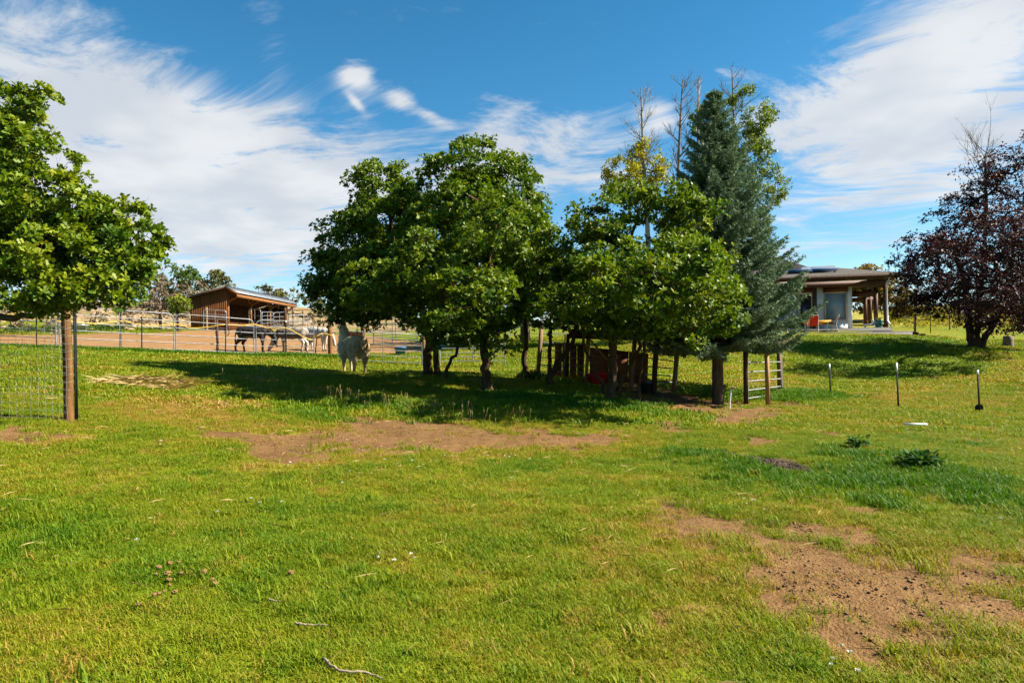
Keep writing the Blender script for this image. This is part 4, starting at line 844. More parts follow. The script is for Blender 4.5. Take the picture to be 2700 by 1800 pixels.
for i, (p0, p1, l) in enumerate(((at(1345, 44), at(1425, 44.5), 'pale pipe panel on the lawn behind the slim dark oak'), (at(1428, 44.5), at(1520, 44), 'pale pipe panel on the lawn behind the stall roof'), (at(1260, 46), at(1342, 45), 'pale pipe panel half hidden by the tallest oak'))):
    pipe_panel('pipe_fence', p0, p1, 1.3, 5, l, galv, gfar, 1, .2, 0)
# gates of the wooden shed
gsh = 'pale pipe panels in front of the wooden shed'
for p0, p1, h, l, n in ((at(537, 45.5), at(598, 46), 1.4, 'pale pipe panel before the shed side wall', 5), (at(657, 50.5), at(688, 48.5), 1.5, 'pale pipe panel before the middle bay of the shed, left one', 4), (at(691, 49.5), at(720, 52), 1.3, 'pale pipe panel before the middle bay of the shed, right one', 5), (at(722, 52), at(752, 55), 1.25, 'pale pipe panel before the far bay of the shed', 4), (at(762, 46), at(812, 47), 1.35, 'pale pipe panel right of the shed', 5)):
    pipe_panel('pipe_fence', p0, p1, h, n, l, galv, gsh, 1, .2, .15, .028)
for i, (px, D, h, l) in enumerate(((753, 45, 1.9, 'tall dark post at the right front corner of the shed pen'), (774, 58, 1.7, 'dark post right of the shed, left of two'), (800, 60, 1.5, 'dark post right of the shed, right of two'), (103 + 320, 43, 1.5, 'rusty brown post left of the shed'), (31, 42, 1.3, 'thin post at the back of the pen under the near oak'), (545, 46.2, 1.55, 'short weathered post at the left end of the shed wall'))):
    log_post(px, D, h, l, .09, timber_m if i else timber_dark, 'posts around the shed pen')
a_, b_ = at(760, 57, 1.5), at(830, 60, 1.3); t = thing('wire_strand', a_, 'dark top rail joining the posts right of the shed', 'fence rail'); part('rail', tubes('rail', [(np.array([tuple(a_), tuple(b_)]), .035)], 5), timber_dark, t, True)

# ------------------------------------------------------------------ wire mesh fence with the peeled post on the left
b = at(181, 10.0); t = thing('wire_fence', b, 'wire mesh fence with a peeled round wooden post at the left edge', 'fence')
topz = P(178, 795, 10).z - b.z
part('wooden_post', tubes('wooden_post', [(np.array([(.01, 0, -.2), (.005, .0, topz * .25), (0, .004, topz * .5), (-.012, 0, topz * .8), (-.018, 0, topz), (-.018, 0, topz + .008)]), np.array([.070, .066, .065, .063, .060, .01]))], 16), peeled_m, t, smooth=True)
part('steel_post', boxes('steel_post', [((.085, .02, -.1), (.092, .07, topz * .97)), ((.065, .04, -.1), (.112, .047, topz * .97))]), tpost_m, t)
wr = []; dvec = Vector((-4.6, -.9, 0)); cols = 50; rows = 14; mh = 1.45
gz = lambda f: hz(b.x + dvec.x * f, b.y + dvec.y * f) - b.z
rw_ = np.random.default_rng(3)
for i in range(rows):
    z = .02 + mh * i / (rows - 1); wr.append((np.array([(dvec.x * f + .03, dvec.y * f - .075, z + gz(f) + .008 * math.sin(i * 2.3 + f * 9)) for f in np.linspace(0, 1, 24)]), .0026))
for j in range(cols + 1):
    f = j / cols; wr.append((np.array([(dvec.x * f + .03 + .006 * rw_.normal(), dvec.y * f - .075, z + gz(f)) for z in np.linspace(.02, .02 + mh, 6)]), .0022))
part('wire_mesh', tubes('wire_mesh', wr, 4), wire_m, t)
for i in range(0, rows, 1):
    z = .02 + mh * i / (rows - 1); part('wire_tie', tubes('wire_tie', [(np.array([(.072 * math.cos(a) - .004, .072 * math.sin(a), z + .02 * math.sin(a)) for a in np.linspace(-3.6, .6, 14)]), .0024)], 4), wire_m, t)
p_ = at(-60, 9.6); 
# ------------------------------------------------------------------ tubs in the pen
blue_m = std_mat('blue plastic', (.02, .115, .33), .45, (.045, .19, .46), 4, .4)
red_m = std_mat('red plastic', (.42, .012, .020), .45, (.58, .03, .035), 4, .4)
black_m = std_mat('black rubber', (.012, .012, .012), .7, (.03, .03, .03), 6)
zinc_m = std_mat('zinc trough', (.45, .46, .46), .4, (.65, .66, .66), 6, .5, .4)
def tub(name, loc, r0, r1, h, mat, label, cat='tub', group=None, handle=True, sides=24, sq=0.0, rz=0.0):
    t = thing(name, loc, label, cat, group, rz)
    pr = [(.01, .02), (r0 * .96, .02), (r1 * .97 - .008, h - .005), (r1 * .99, h + .005), (r1 + .018, h + .003), (r1 + .020, h - .03), (r1 + .002, h - .035), (r0, 0), (.01, 0)]
    me = lathe('shell', pr, sides)
    if sq:
        co = np.zeros(len(me.vertices) * 3, np.float32); me.vertices.foreach_get('co', co); co = co.reshape(-1, 3)
        rr = np.hypot(co[:, 0], co[:, 1]) + 1e-6; mxr = np.maximum(np.abs(co[:, 0]), np.abs(co[:, 1])) + 1e-6; f = 1 + sq * (rr / mxr - 1); co[:, 0] *= f * 1.2; co[:, 1] *= f * .85; me.vertices.foreach_set('co', co.ravel())
    part('shell', me, mat, t, smooth=not sq)
    if handle: part('handle', tubes('handle', [(np.array([(r1 * 1.02 * math.cos(a), 0, h - .03 + r1 * .25 * math.sin(a)) for a in np.linspace(0, math.pi, 12)]), .008)], 5), mat, t)
    return t
tub('blue_tub', at(1056, 33.5), .22, .28, .36, blue_m, 'light blue plastic tub on the pen ground behind the llama', group='blue plastic tubs')
tub('blue_tub', at(1162, 35.5), .14, .17, .28, blue_m, 'small blue plastic tub seen between the trunks of the thicket', group='blue plastic tubs')
tt = tub('water_trough', at(210, 42), .42, .46, .38, zinc_m, 'pale metal water trough at the back of the pen behind the peeled post', 'trough', handle=False)
# ------------------------------------------------------------------ wooden shed in the pen
board_m = std_mat('shed boards', (.085, .028, .007), .8, (.24, .092, .024), 3.0, .2, bump=.004, stretch=(6, 6, .35), detail=7)
beam_m = std_mat('orange stained beam', (.125, .048, .013), .75, (.25, .105, .030), 4, .2, stretch=(2, 2, 2))
inner_m = std_mat('shed boards with painted shade', (.035, .013, .005), .85, (.10, .04, .014), 3, .1, stretch=(6, 6, .4))  # darker copy of the boards, interior shade put into the colour
metal_roof = std_mat('metal roof sheet', (.15, .17, .19), .55, (.22, .24, .27), 3, .4, .3)
D0, D1 = 47.0, 60.8
f0 = P(600, 869.5, D0); f1 = P(757, 875, D1)                      # front posts, near and far
zb = min(hz(f0.x, f0.y), hz(f1.x, f1.y)) - .15
ry = (f1 - f0); ry.z = 0; Ls = ry.length; ry.normalize(); rx = Vector((ry.y, -ry.x, 0))        # ry along the front, rx out of the front (to the right)
M = Matrix(((rx.x, ry.x, 0, f0.x), (rx.y, ry.y, 0, f0.y), (0, 0, 1, f0.z), (0, 0, 0, 1)))
shed = thing('wooden_shed', f0, 'brown board shed with an open front and pale metal roof in the pen', 'shed')
rid = P(600.6, 756, D0).z - f0.z; W = 2.45; be = P(512, 787, D0).z - f0.z; OV = .75; fe = rid - .62
wb = lambda x, y, z: tuple(M @ Vector((x, y, z)))
def shed_board(parent, x0, x1, y, ztop0, ztop1, mat, th=.03, z0=None):
    z0 = zb - f0.z if z0 is None else z0
    v = [(x0, y, z0), (x1, y, z0), (x1, y, ztop1), (x0, y, ztop0), (x0, y + th, z0), (x1, y + th, z0), (x1, y + th, ztop1), (x0, y + th, ztop0)]
    return part('board', mesh_np('board', np.array([wb(*q) for q in v]), np.array([(0, 1, 2, 3), (7, 6, 5, 4), (0, 4, 5, 1), (1, 5, 6, 2), (2, 6, 7, 3), (3, 7, 4, 0)])), mat, parent, True)
slope = lambda x: rid - .035 + (be - rid) * (-x / W)
nb = 17; rs = random.Random(4)
for yy, mt in ((-.03, board_m), (Ls, inner_m)):
    for i in range(nb):
        x0 = -W + W * i / nb + .006; x1 = -W + W * (i + 1) / nb - .006; shed_board(shed, x0, x1, yy - rs.uniform(0, .012), slope(x0), slope(x1), mt)
for i in range(nb - 1):
    x0 = -W + W * (i + 1) / nb; shed_board(shed, x0 - .022, x0 + .022, -.062, slope(x0) - .01, slope(x0) - .01, board_m, .018)
nb2 = 40
for i in range(nb2):                                            # back wall, seen through the open front
    y0 = Ls * i / nb2 + .006; y1 = Ls * (i + 1) / nb2 - .006
    part('board', boxes('board', [((-W - .03 - rs.uniform(0, .01), y0, zb - f0.z), (-W, y1, be + .0))], M), inner_m, shed, True)
for i, f in enumerate((0.004, .335, .665, .997)):
    y = Ls * f
    part('post', boxes('post', [((-.07, y - .07 + (.08 if f < .01 else 0), zb - f0.z), (.07, y + .07 + (.08 if f < .01 else 0), rid - .3))], M), beam_m, shed, True)
    part('brace', bar(wb(.0, y + .05, rid - 1.05), wb(OV - .05, y + .05, fe - .05), .09, .11, name='brace'), beam_m, shed, True)
    if 0 < i < 3:
        for sg in (-1, 1): part('brace', bar(wb(0, y, rid - 1.0), wb(0, y + sg * .9, rid - .25), .08, .09, name='brace'), beam_m, shed, True)
part('beam', bar(wb(0, .1, rid - .2), wb(0, Ls - .02, rid - .2), .12, .2, name='beam'), beam_m, shed, True)
part('eave_beam', bar(wb(OV, -.25, fe - .02), wb(OV, Ls + .25, fe - .02), .09, .20, name='eave_beam'), beam_m, shed, True)
for f in np.linspace(0, 1, 8): part('rafter', bar(wb(0, Ls * f, rid - .08), wb(OV + .05, Ls * f, fe + .10), .06, .13, name='rafter'), beam_m, shed, True)
part('fascia', bar(wb(0, -.28, rid - .02), wb(OV + .08, -.28, fe + .10), .03, .16, name='fascia'), beam_m, shed, True)
part('fascia', bar(wb(0, -.28, rid - .02), wb(-W - .2, -.28, be - .02), .03, .12, name='fascia'), timber_dark, shed, True)
rf = part('roof', mesh_np('roof', np.array([wb(*q) for q in ((0, -.32, rid + .08), (0, Ls + .32, rid + .08), (OV + .12, Ls + .32, fe + .20), (OV + .12, -.32, fe + .20), (0, -.32, rid + .045), (0, Ls + .32, rid + .045), (OV + .12, Ls + .32, fe + .165), (OV + .12, -.32, fe + .165))]), np.array([(0, 1, 2, 3), (7, 6, 5, 4), (3, 2, 6, 7), (0, 3, 7, 4), (1, 0, 4, 5), (2, 1, 5, 6)])), metal_roof, shed, True)
part('roof', mesh_np('roof', np.array([wb(*q) for q in ((-.004, -.32, rid + .08), (-.004, Ls + .32, rid + .08), (-W - .25, Ls + .32, be + .06), (-W - .25, -.32, be + .06), (-.004, -.32, rid + .045), (-.004, Ls + .32, rid + .045), (-W - .25, Ls + .32, be + .025), (-W - .25, -.32, be + .025))]), np.array([(3, 2, 1, 0), (4, 5, 6, 7), (7, 6, 2, 3), (4, 7, 3, 0), (5, 4, 0, 1), (6, 5, 1, 2)])), metal_roof, shed, True)
for i in range(36):
    y = -.3 + (Ls + .6) * (i + .5) / 36; part('roof_seam', bar(wb(.01, y, rid + .09), wb(OV + .12, y, fe + .21), .03, .025, name='roof_seam'), metal_roof, rf, True)
part('roof_shade_sheet', mesh_np('roof_shade_sheet', np.array([wb(*q) for q in ((.0, -.3, rid + .03), (0, Ls + .3, rid + .03), (OV + .1, Ls + .3, fe + .15), (OV + .1, -.3, fe + .15), (-W - .2, -.3, be + .01), (-W - .2, Ls + .3, be + .01))]), np.array([(0, 1, 2, 3), (1, 0, 4, 5)])), inner_m, shed, True)  # added dark sheet, shade of the roof underside put into its colour
kick = part('kick_board', boxes('kick_board', [((-.12, Ls * .02, zb - f0.z), (-.075, Ls * .98, .55))], M), inner_m, shed, True)

# ------------------------------------------------------------------ low animal stall behind the thicket
ply_m = std_mat('weathered plywood', (.085, .034, .013), .8, (.20, .085, .033), 2.5, .2, stretch=(1, 1, 5))
plank_m = std_mat('roof planks of the stall', (.030, .013, .007), .8, (.10, .042, .018), 3, .2, stretch=(.5, 4, 4))
lit_post = std_mat('sunlit pale sawn post', (.22, .12, .050), .75, (.42, .26, .12), 5, .2, stretch=(4, 4, .4))  # sunlight on the stall posts put into a paler wood colour
stall = thing('animal_stall', at(1740, 20.5), 'low open animal stall with a plank roof between the oaks and the spruce', 'stall')
def pole(name, px, py0, D, py1, w, mat, lean_px=0, parent=stall):
    a = P(px, py0, D); a.z = hz(a.x, a.y) - .1; b2 = P(px + lean_px, py1, D)
    return part(name, bar(a, b2, w, w, (0, 1, 0), name), mat, parent, True)
RT = [P(1500, 874, 19.6), P(2085, 893, 19.2), P(2062, 888, 22.6), P(1500, 872, 23.0)]
pole('post', 1417, 990, 21.5, 860, .13, timber_m, 11); pole('post', 1492, 985, 21.8, 880, .10, timber_dark, 6); pole('post', 1545, 1000, 21.0, 885, .10, lit_post, 6)
pole('post', 1663, 1012, 19.8, 890, .11, timber_m, 11); pole('post', 1722, 1022, 19.9, 890, .13, timber_dark, 10); pole('post', 1775, 1022, 20.6, 890, .10, timber_m, 12)
pole('post', 1967, 1066, 19.0, 890, .10, timber_dark, -2); pole('post', 2025, 1066, 18.8, 905, .095, lit_post, -4); pole('post', 2056, 1042, 21.0, 900, .11, timber_m, -2)
roof_s = None
for i in range(9):                                                # planks side by side, running across the front
    f0_, f1_ = i / 9 + .004, (i + 1) / 9 - .004
    q = [RT[0].lerp(RT[3], f0_), RT[1].lerp(RT[2], f0_), RT[1].lerp(RT[2], f1_), RT[0].lerp(RT[3], f1_)]; dz_ = rs.uniform(-.01, .01); up = Vector((0, 0, .045))
    me = mesh_np('plank', np.array([tuple(x + Vector((0, 0, dz_))) for x in q] + [tuple(x + up + Vector((0, 0, dz_))) for x in q]), np.array([(3, 2, 1, 0), (4, 5, 6, 7), (0, 1, 5, 4), (1, 2, 6, 5), (2, 3, 7, 6), (3, 0, 4, 7)]))
    part('roof_plank', me, plank_m, stall, True)
dn = Vector((0, 0, -.10))
part('beam', bar(RT[0] + dn, RT[1] + dn, .08, .19, name='beam'), plank_m, stall, True); part('beam', bar(RT[3] + dn, RT[2] + dn, .08, .18, name='beam'), timber_dark, stall, True)
for f in (.03, .3, .62, .9): a_ = RT[0].lerp(RT[1], f); b_ = RT[3].lerp(RT[2], f); part('joist', bar(a_ + dn * 1.1 + Vector((0, .06, 0)), b_ + dn * 1.1 - Vector((0, .06, 0)), .06, .13, name='joist'), timber_dark, stall, True)
part('brace', bar(P(1548, 886, 20.4), P(1604, 952, 20.2), .05, .09, (0, 1, 0), 'brace'), lit_post, stall, True)
part('brace', bar(P(2060, 905, 20.9), P(2085, 885, 20.6), .05, .08, (0, 1, 0), 'brace'), plank_m, stall, True)
def sheet(name, c, D, th, mat, parent):
    q = [P(a, b2, d) for (a, b2), d in zip(c, D)]; n = (q[1] - q[0]).cross(q[3] - q[0]).normalized() * th
    return part(name, mesh_np(name, np.array([tuple(x) for x in q] + [tuple(x + n) for x in q]), np.array([(3, 2, 1, 0), (4, 5, 6, 7), (0, 1, 5, 4), (1, 2, 6, 5), (2, 3, 7, 6), (3, 0, 4, 7)])), mat, parent, True)
for i in range(4):
    f0_, f1_ = i / 4, (i + 1) / 4 - .012; L_ = lambda a, b2, f: a + (b2 - a) * f
    sheet('panel', [(L_(1463, 1541, f0_), L_(1000, 1000, f0_)), (L_(1463, 1541, f1_), 1000), (L_(1463, 1541, f1_), L_(906, 909, f1_)), (L_(1463, 1541, f0_), L_(906, 909, f0_))], (22.2,) * 4, .02, ply_m, stall)
for i in range(3):
    f0_, f1_ = i / 3, (i + 1) / 3 - .008
    sheet('panel', [(L_(1555, 1708, f0_), L_(1006, 1012, f0_)), (L_(1555, 1708, f1_), L_(1006, 1012, f1_)), (L_(1555, 1711, f1_), L_(915, 932, f1_)), (L_(1555, 1711, f0_), L_(915, 932, f0_))], (L_(21.6, 20.8, f0_), L_(21.6, 20.8, f1_), L_(21.6, 20.8, f1_), L_(21.6, 20.8, f0_)), .02, ply_m, stall)
def rails_px(name, ys0, ys1, px0, px1, da, db, rr, mat, parent):
    for y0, y1 in zip(ys0, ys1): part(name, tubes(name, [(np.array([tuple(P(px0, y0, da)), tuple(P(px1, y1, db))]), rr)], 6), mat, parent, True, True)
gp1 = thing('pipe_gate', at(1970, 19.05), 'grey pipe gate panel at the right end of the stall, beside the spruce trunk', 'gate', 'pipe panels of the stall')
rails_px('rail', (928, 955.5, 981, 1005, 1029, 1050), (929, 954, 976, 998, 1018, 1038), 1971, 2060, 19.05, 21.0, .020, galv, gp1)
for px, y0, y1, d in ((1971, 925, 1064, 19.05), (2019, 925, 1045, 20.05), (2061, 926, 1042, 21.05)): part('upright', tubes('upright', [(np.array([tuple(P(px, y0, d)), tuple(P(px + 1, y1, d))]), .022)], 6), pipe_dark, gp1, True, True)
gp2 = thing('pipe_gate', at(1430, 21.7), 'dark pipe panel at the left end of the stall', 'gate', 'pipe panels of the stall')
rails_px('rail', (879, 903, 923, 942, 962, 979), (884, 906, 925, 945, 965, 982), 1424, 1540, 21.7, 22.0, .020, pipe_dark, gp2)
for px, y0, y1 in ((1424, 876, 985), (1490, 880, 1000), (1541, 884, 1000)): part('upright', tubes('upright', [(np.array([tuple(P(px, y0, 21.9)), tuple(P(px - 3, y1, 21.9))]), .021)], 6), pipe_dark, gp2, True, True)
gp3 = thing('pipe_gate', at(1704, 20.6), 'grey pipe panel right of the plywood wall of the stall', 'gate', 'pipe panels of the stall')
rails_px('rail', (921, 943, 965, 987, 1006), (932, 953, 972, 991, 1008), 1700, 1786, 20.6, 20.9, .021, galv, gp3)
for px, y0, y1 in ((1735, 905, 1010), (1791, 912, 1018)): part('upright', tubes('upright', [(np.array([tuple(P(px, y0, 20.75)), tuple(P(px - 8, y1, 20.75))]), .02)], 6), galv, gp3, True, True)
b = gp(1573, 1012); tub('red_tub', b, .19, .25, .33, red_m, 'red plastic tub under the stall roof', 'tub', handle=False, sq=.75, rz=.3)
tub('black_bucket', gp(1703, 1034), .14, .17, .29, black_m, 'black rubber bucket in the shade by the leaning oak stems', 'bucket')
b = gp(1923, 1075); t = thing('standpipe', b, 'short pale standpipe with a bent head right of the spruce trunk', 'standpipe')
part('pipe', tubes('pipe', [(np.array([(0, 0, -.1), (.02, 0, .2), (.05, 0, .42), (.06, 0, .47)]), .018)], 8), white_m, t, smooth=True); part('head', tubes('head', [(np.array([(.05, 0, .45), (.08, 0, .485), (.13, 0, .48), (.15, 0, .45)]), np.array([.024, .026, .022, .018]))], 8), timber_m, t, smooth=True)
log_post(1451, 21.0, .62, 'short dark stump post left of the plywood panel', .05, timber_dark)
shrub('dark_bush', 1405, 19.6, [(1408, 985, 26, 22, 0), (1398, 1002, 20, 14, 0)], 67, 'small dark bush at the foot of the slim oak', scrub_green, .07, None, 'bush', cr=.16, per_m2=14, per_clump=9, tone=.25, rtip=.003, bark=bark_oak)
# ------------------------------------------------------------------ house with porch and deck
stucco_m = std_mat('pale stucco', (.66, .66, .65), .85, (.80, .80, .79), 3, .2)
brown_m = std_mat('dark red-brown timber', (.045, .016, .008), .6, (.095, .034, .016), 3, .25, stretch=(1, 1, 5))
warm_m = std_mat('reddish porch timber', (.062, .020, .009), .6, (.12, .042, .017), 3, .25, stretch=(5, 5, .5))
shingle_m = std_mat('weathered grey-brown shingles', (.045, .040, .035), .9, (.115, .10, .088), 6, .15, bump=.02, stretch=(1, 1, 1), detail=6)
frame_m = std_mat('cream window frame', (.52, .40, .26), .5, (.62, .50, .36), 4)
deck_m = std_mat('grey deck boards', (.085, .082, .08), .8, (.16, .155, .15), 4, .2, stretch=(1, 8, 8))
step_m = std_mat('brown step boards', (.17, .085, .048), .8, (.29, .16, .095), 4, .2, stretch=(1, 8, 8))
def glass_mat(name, col):
    m, nt = newmat(name); bs = nt.nodes.new('ShaderNodeBsdfPrincipled'); bs.inputs['Base Color'].default_value = (*col, 1); bs.inputs['Roughness'].default_value = .03; bs.inputs['Specular IOR Level'].default_value = .5; bs.inputs['IOR'].default_value = 1.5
    o = nt.nodes.new('ShaderNodeOutputMaterial'); nt.links.new(bs.outputs[0], o.inputs[0]); return m
glass_m = glass_mat('sky-tinted window glass', (.24, .33, .37)); glass_dark = glass_mat('dark door glass', (.02, .022, .025))  # pale blue base of the window panes carries a painted sky reflection
solar_m = glass_mat('solar panel glass', (.02, .03, .06))
eL, eR = P(2118, 733.6, 41.5), P(2342, 724, 40.0)                    # ends of the front eave that can be measured
hx = (eR - eL); hx.z = 0; hx.normalize(); hy = Vector((-hx.y, hx.x, 0))     # hx along the front to the right, hy into the house
OVH = 1.1                                                            # eave overhang
o_ = eR + hy * OVH; zdk = P(2240, 864.5, 40.6).z; o_.z = zdk
HM = Matrix(((hx.x, hy.x, 0, o_.x), (hx.y, hy.y, 0, o_.y), (0, 0, 1, o_.z), (0, 0, 0, 1)))          # origin: on the deck under the right end of the front wall line
house = thing('house', (o_.x, o_.y, hz(o_.x, o_.y)), 'single storey house with timber porch and hipped shingle roof on the right', 'house')
def hpx(px, py, yl=0.0):
    """x along the front, height over the deck of what the photo shows at this pixel, yl metres behind the wall plane"""
    q = P(px, py, 1.0); d = Vector((q.x, 1.0, q.z - EYE)); n = hy; p0 = o_ + hy * yl; tt_ = (p0 - Vector((0, 0, EYE))).dot(n) / d.dot(n); w_ = Vector((0, 0, EYE)) + d * tt_
    l = HM.inverted() @ w_; return l.x, l.z
def hbox(name, lst, mat, parent=house): return part(name, boxes(name, lst, HM), mat, parent, True)
eave = eR.z - zdk
xw1, _ = hpx(2247, 800); xd1, ztop_d = hpx(2142, 773); xl = -13.5; xe = .55
yB = 7.5
wx0, wz1 = hpx(2172, 769.6); wx1, wz0 = hpx(2235, 846)
# front wall with openings for the door and the window
ddx0 = xd1 - 3.1
hbox('wall', [((xl, 0, -.35), (ddx0, .25, eave - .1)), ((ddx0, 0, ztop_d), (xd1, .25, eave - .1)), ((xd1, 0, -.35), (wx0, .25, eave - .1)), ((wx0, 0, -.35), (wx1, .25, wz0)), ((wx0, 0, wz1), (wx1, .25, eave - .1)), ((wx1, 0, -.35), (xw1, .25, eave - .1))], stucco_m)
hbox('wall', [((xw1 - .25, .252, -.35), (xw1 - .002, yB, eave - .1))], stucco_m); hbox('wall', [((xl, .252, -.35), (xl + .25, yB, eave - .1))], stucco_m); hbox('wall', [((xl + .252, yB - .25, -.35), (xw1 - .252, yB, eave - .1))], stucco_m)
hbox('inner_floor', [((xl + .26, .26, -.2), (xw1 - .26, yB - .26, -.02))], step_m)
def window(x0, x1, z0, z1, fr, gm_, nm='window', fmat=frame_m, y=.06):
    w_ = hbox(nm, [((x0, y - .09, z0), (x0 + fr, y + .05, z1)), ((x1 - fr, y - .09, z0), (x1, y + .05, z1)), ((x0 + fr, y - .09, z1 - fr), (x1 - fr, y + .05, z1)), ((x0 + fr, y - .09, z0), (x1 - fr, y + .05, z0 + fr))], fmat)
    part('pane', boxes('pane', [((x0 + fr, y - .01, z0 + fr), (x1 - fr, y + .01, z1 - fr))], HM), gm_, w_, True); return w_
window(wx0 + .003, wx1 - .003, wz0 + .003, wz1 - .003, .095, glass_m)
xm, _ = hpx(2107, 800)
dl = window(ddx0 + .003, xm, .0, ztop_d - .003, .07, glass_m, 'sliding_door'); dr_ = window(xm + .003, xd1 - .003, .0, ztop_d - .003, .07, glass_dark, 'sliding_door', y=.12)
x0, z1 = hpx(2170, 756); x1, z0 = hpx(2236, 768.5); hbox('window_header', [((x0, -.055, z0), (x1, -.003, z1))], warm_m)
hbox('door_header', [((ddx0 - .05, -.055, ztop_d + .05), (xd1 - .02, -.003, ztop_d + .38))], warm_m)
# porch frame: columns, beams, brackets
bz0, bz1 = hpx(2240, 757)[1], hpx(2240, 742)[1]
yp = -.55
xc = hpx(2148, 800, yp)[0]
hbox('beam', [((xl, yp - .12, bz0), (.0, yp + .12, bz1))], brown_m)
for x in (xc, xc - 3.4, xc - 6.8):
    hbox('post', [((x - .12, yp - .115, -.33), (x + .12, yp + .115, bz0 - .002))], brown_m)
    hbox('bracket', [((x - .13, yp - .11, bz1 + .002), (x + .13, yp + .11, bz1 + .14)), ((x - .26, yp - .10, bz1 + .142), (x + .26, yp + .10, bz1 + .26))], brown_m)
x = hpx(2213, 735, yp)[0]; hbox('bracket', [((x - .12, yp - .11, bz1 + .002), (x + .12, yp + .11, bz1 + .14)), ((x - .24, yp - .10, bz1 + .142), (x + .24, yp + .10, bz1 + .26))], brown_m)
x = hpx(2335, 800, yp)[0]; hbox('post', [((x - .10, yp - .115, -.33), (x + .10, yp + .115, bz0 - .002))], brown_m)
x = hpx(2309, 800, 1.2)[0]; hbox('post', [((x - .11, 1.1, -.33), (x + .11, 1.32, bz0 - .002))], brown_m)
for px in (2281, 2293.5): x = hpx(px, 800, 4.2)[0]; hbox('post', [((x - .11, 4.1, -.33), (x + .11, 4.32, eave - .5))], warm_m)
x = hpx(2262, 800, 5.2)[0]
hbox('beam', [((xw1 + .003, 1.1, bz0 - .55), (hpx(2309, 800, 1.2)[0], 1.3, bz0 - .2))], brown_m)
hbox('beam', [((xw1 + .003, 4.1, bz0 - .75), (.0, 4.32, bz0 - .45))], warm_m)
hbox('beam', [((-.12, yp + .122, bz0), (.10, 6.0, bz1))], brown_m)
hbox('low_rail', [((xw1 + .1, 4.4, .18), (hpx(2293, 800, 4.4)[0], 4.5, .28))], warm_m)
# roof: shallow skirt all round, steeper hip over it
def roofpiece(name, rows, mat, th=.12, parent=house):
    V = []; n = 4
    for x0, x1, y0, y1, z in rows: V += [(x0, y0, z), (x1, y0, z), (x1, y1, z), (x0, y1, z)]
    fs = [(3, 2, 1, 0)]
    for i in range(len(rows) - 1):
        for j in range(4): fs.append((i * 4 + j, i * 4 + (j + 1) % 4, i * 4 + 4 + (j + 1) % 4, i * 4 + 4 + j))
    k_ = (len(rows) - 1) * 4; fs.append((k_, k_ + 1, k_ + 2, k_ + 3))
    return part(name, ngons(name, [tuple(HM @ Vector(v)) for v in V], fs), mat, parent, True)
ex1 = xe + .15
roof = roofpiece('roof', [(xl - OVH, ex1, -OVH, yB + OVH, eave - .02), (xl - OVH, ex1, -OVH, yB + OVH, eave + .10), (xl + 2.2, ex1 - 3.6, -OVH + 3.6, yB - 2.2, eave + .95)], shingle_m)
roofpiece('roof', [(xl + 1.9, ex1 - 4.2, -OVH + 3.3, yB - 1.9, eave + .78), (xl + 4.4, ex1 - 7.4, yB / 2 - .4, yB / 2 + .4, eave + 2.15)], shingle_m)
hbox('eave_board', [((xl - OVH - .03, -OVH - .035, eave - .09), (ex1 + .03, -OVH - .003, eave + .085))], timber_dark); hbox('eave_board', [((ex1 + .003, -OVH, eave - .09), (ex1 + .035, yB + OVH, eave + .085))], timber_dark)
hbox('soffit', [((xl - OVH + .02, -OVH + .02, eave - .10), (ex1 - .02, yB + OVH - .02, eave - .06))], brown_m)
# solar panels on the front slope
for i, (pa, pb) in enumerate(((2144, 2208), (2080, 2142), (2016, 2078))):
    sl = (.95 - .10) / 3.6; x1 = hpx(pb, 712, .2)[0]; x0 = hpx(pa, 712, .2)[0]; y0, y1 = .15, 1.75
    zz = lambda y: eave + .10 + (y + OVH) * sl + .16
    q = [(x0, y0, zz(y0) - .02), (x1, y0, zz(y0) - .02), (x1, y1, zz(y1) + .02), (x0, y1, zz(y1) + .02)]; q += [(a, b2, c - .06) for a, b2, c in q]
    pn = part('solar_panel', mesh_np('solar_panel', np.array([tuple(HM @ Vector(v)) for v in q]), np.array([(0, 1, 2, 3), (7, 6, 5, 4), (0, 4, 5, 1), (1, 5, 6, 2), (2, 6, 7, 3), (3, 7, 4, 0)])), solar_m, house, True)
    part('panel_foot', boxes('panel_foot', [((x0 + .1, y0 + .02, zz(y0) - .22), (x1 - .1, y0 + .05, zz(y0) - .085))], HM), black_m, pn, True)
# downspout
pipe_pts = [P(2345, 731, 39.8), P(2340, 742, 39.9), P(2337.5, 750, 40.1), P(2338.5, 800, 40.1), P(2340, 845, 40.1), P(2345, 853, 39.9), P(2349, 856, 39.8)]
part('downspout', tubes('downspout', [(np.array([tuple(q) for q in pipe_pts]), .052)], 10), zinc_m, house, True, True)
hbox('electrical_box', [((hpx(2226, 857)[0] - .06, -.04, hpx(2226, 857)[1] - .05), (hpx(2226, 857)[0] + .06, -.002, hpx(2226, 857)[1] + .09))], stucco_m)
x0, z1 = hpx(2219, 733, -.2); x1, z0 = hpx(2245, 738, -.2); hbox('vent', [((x0, -.05, z0), (x1, -.002, z1))], frame_m)
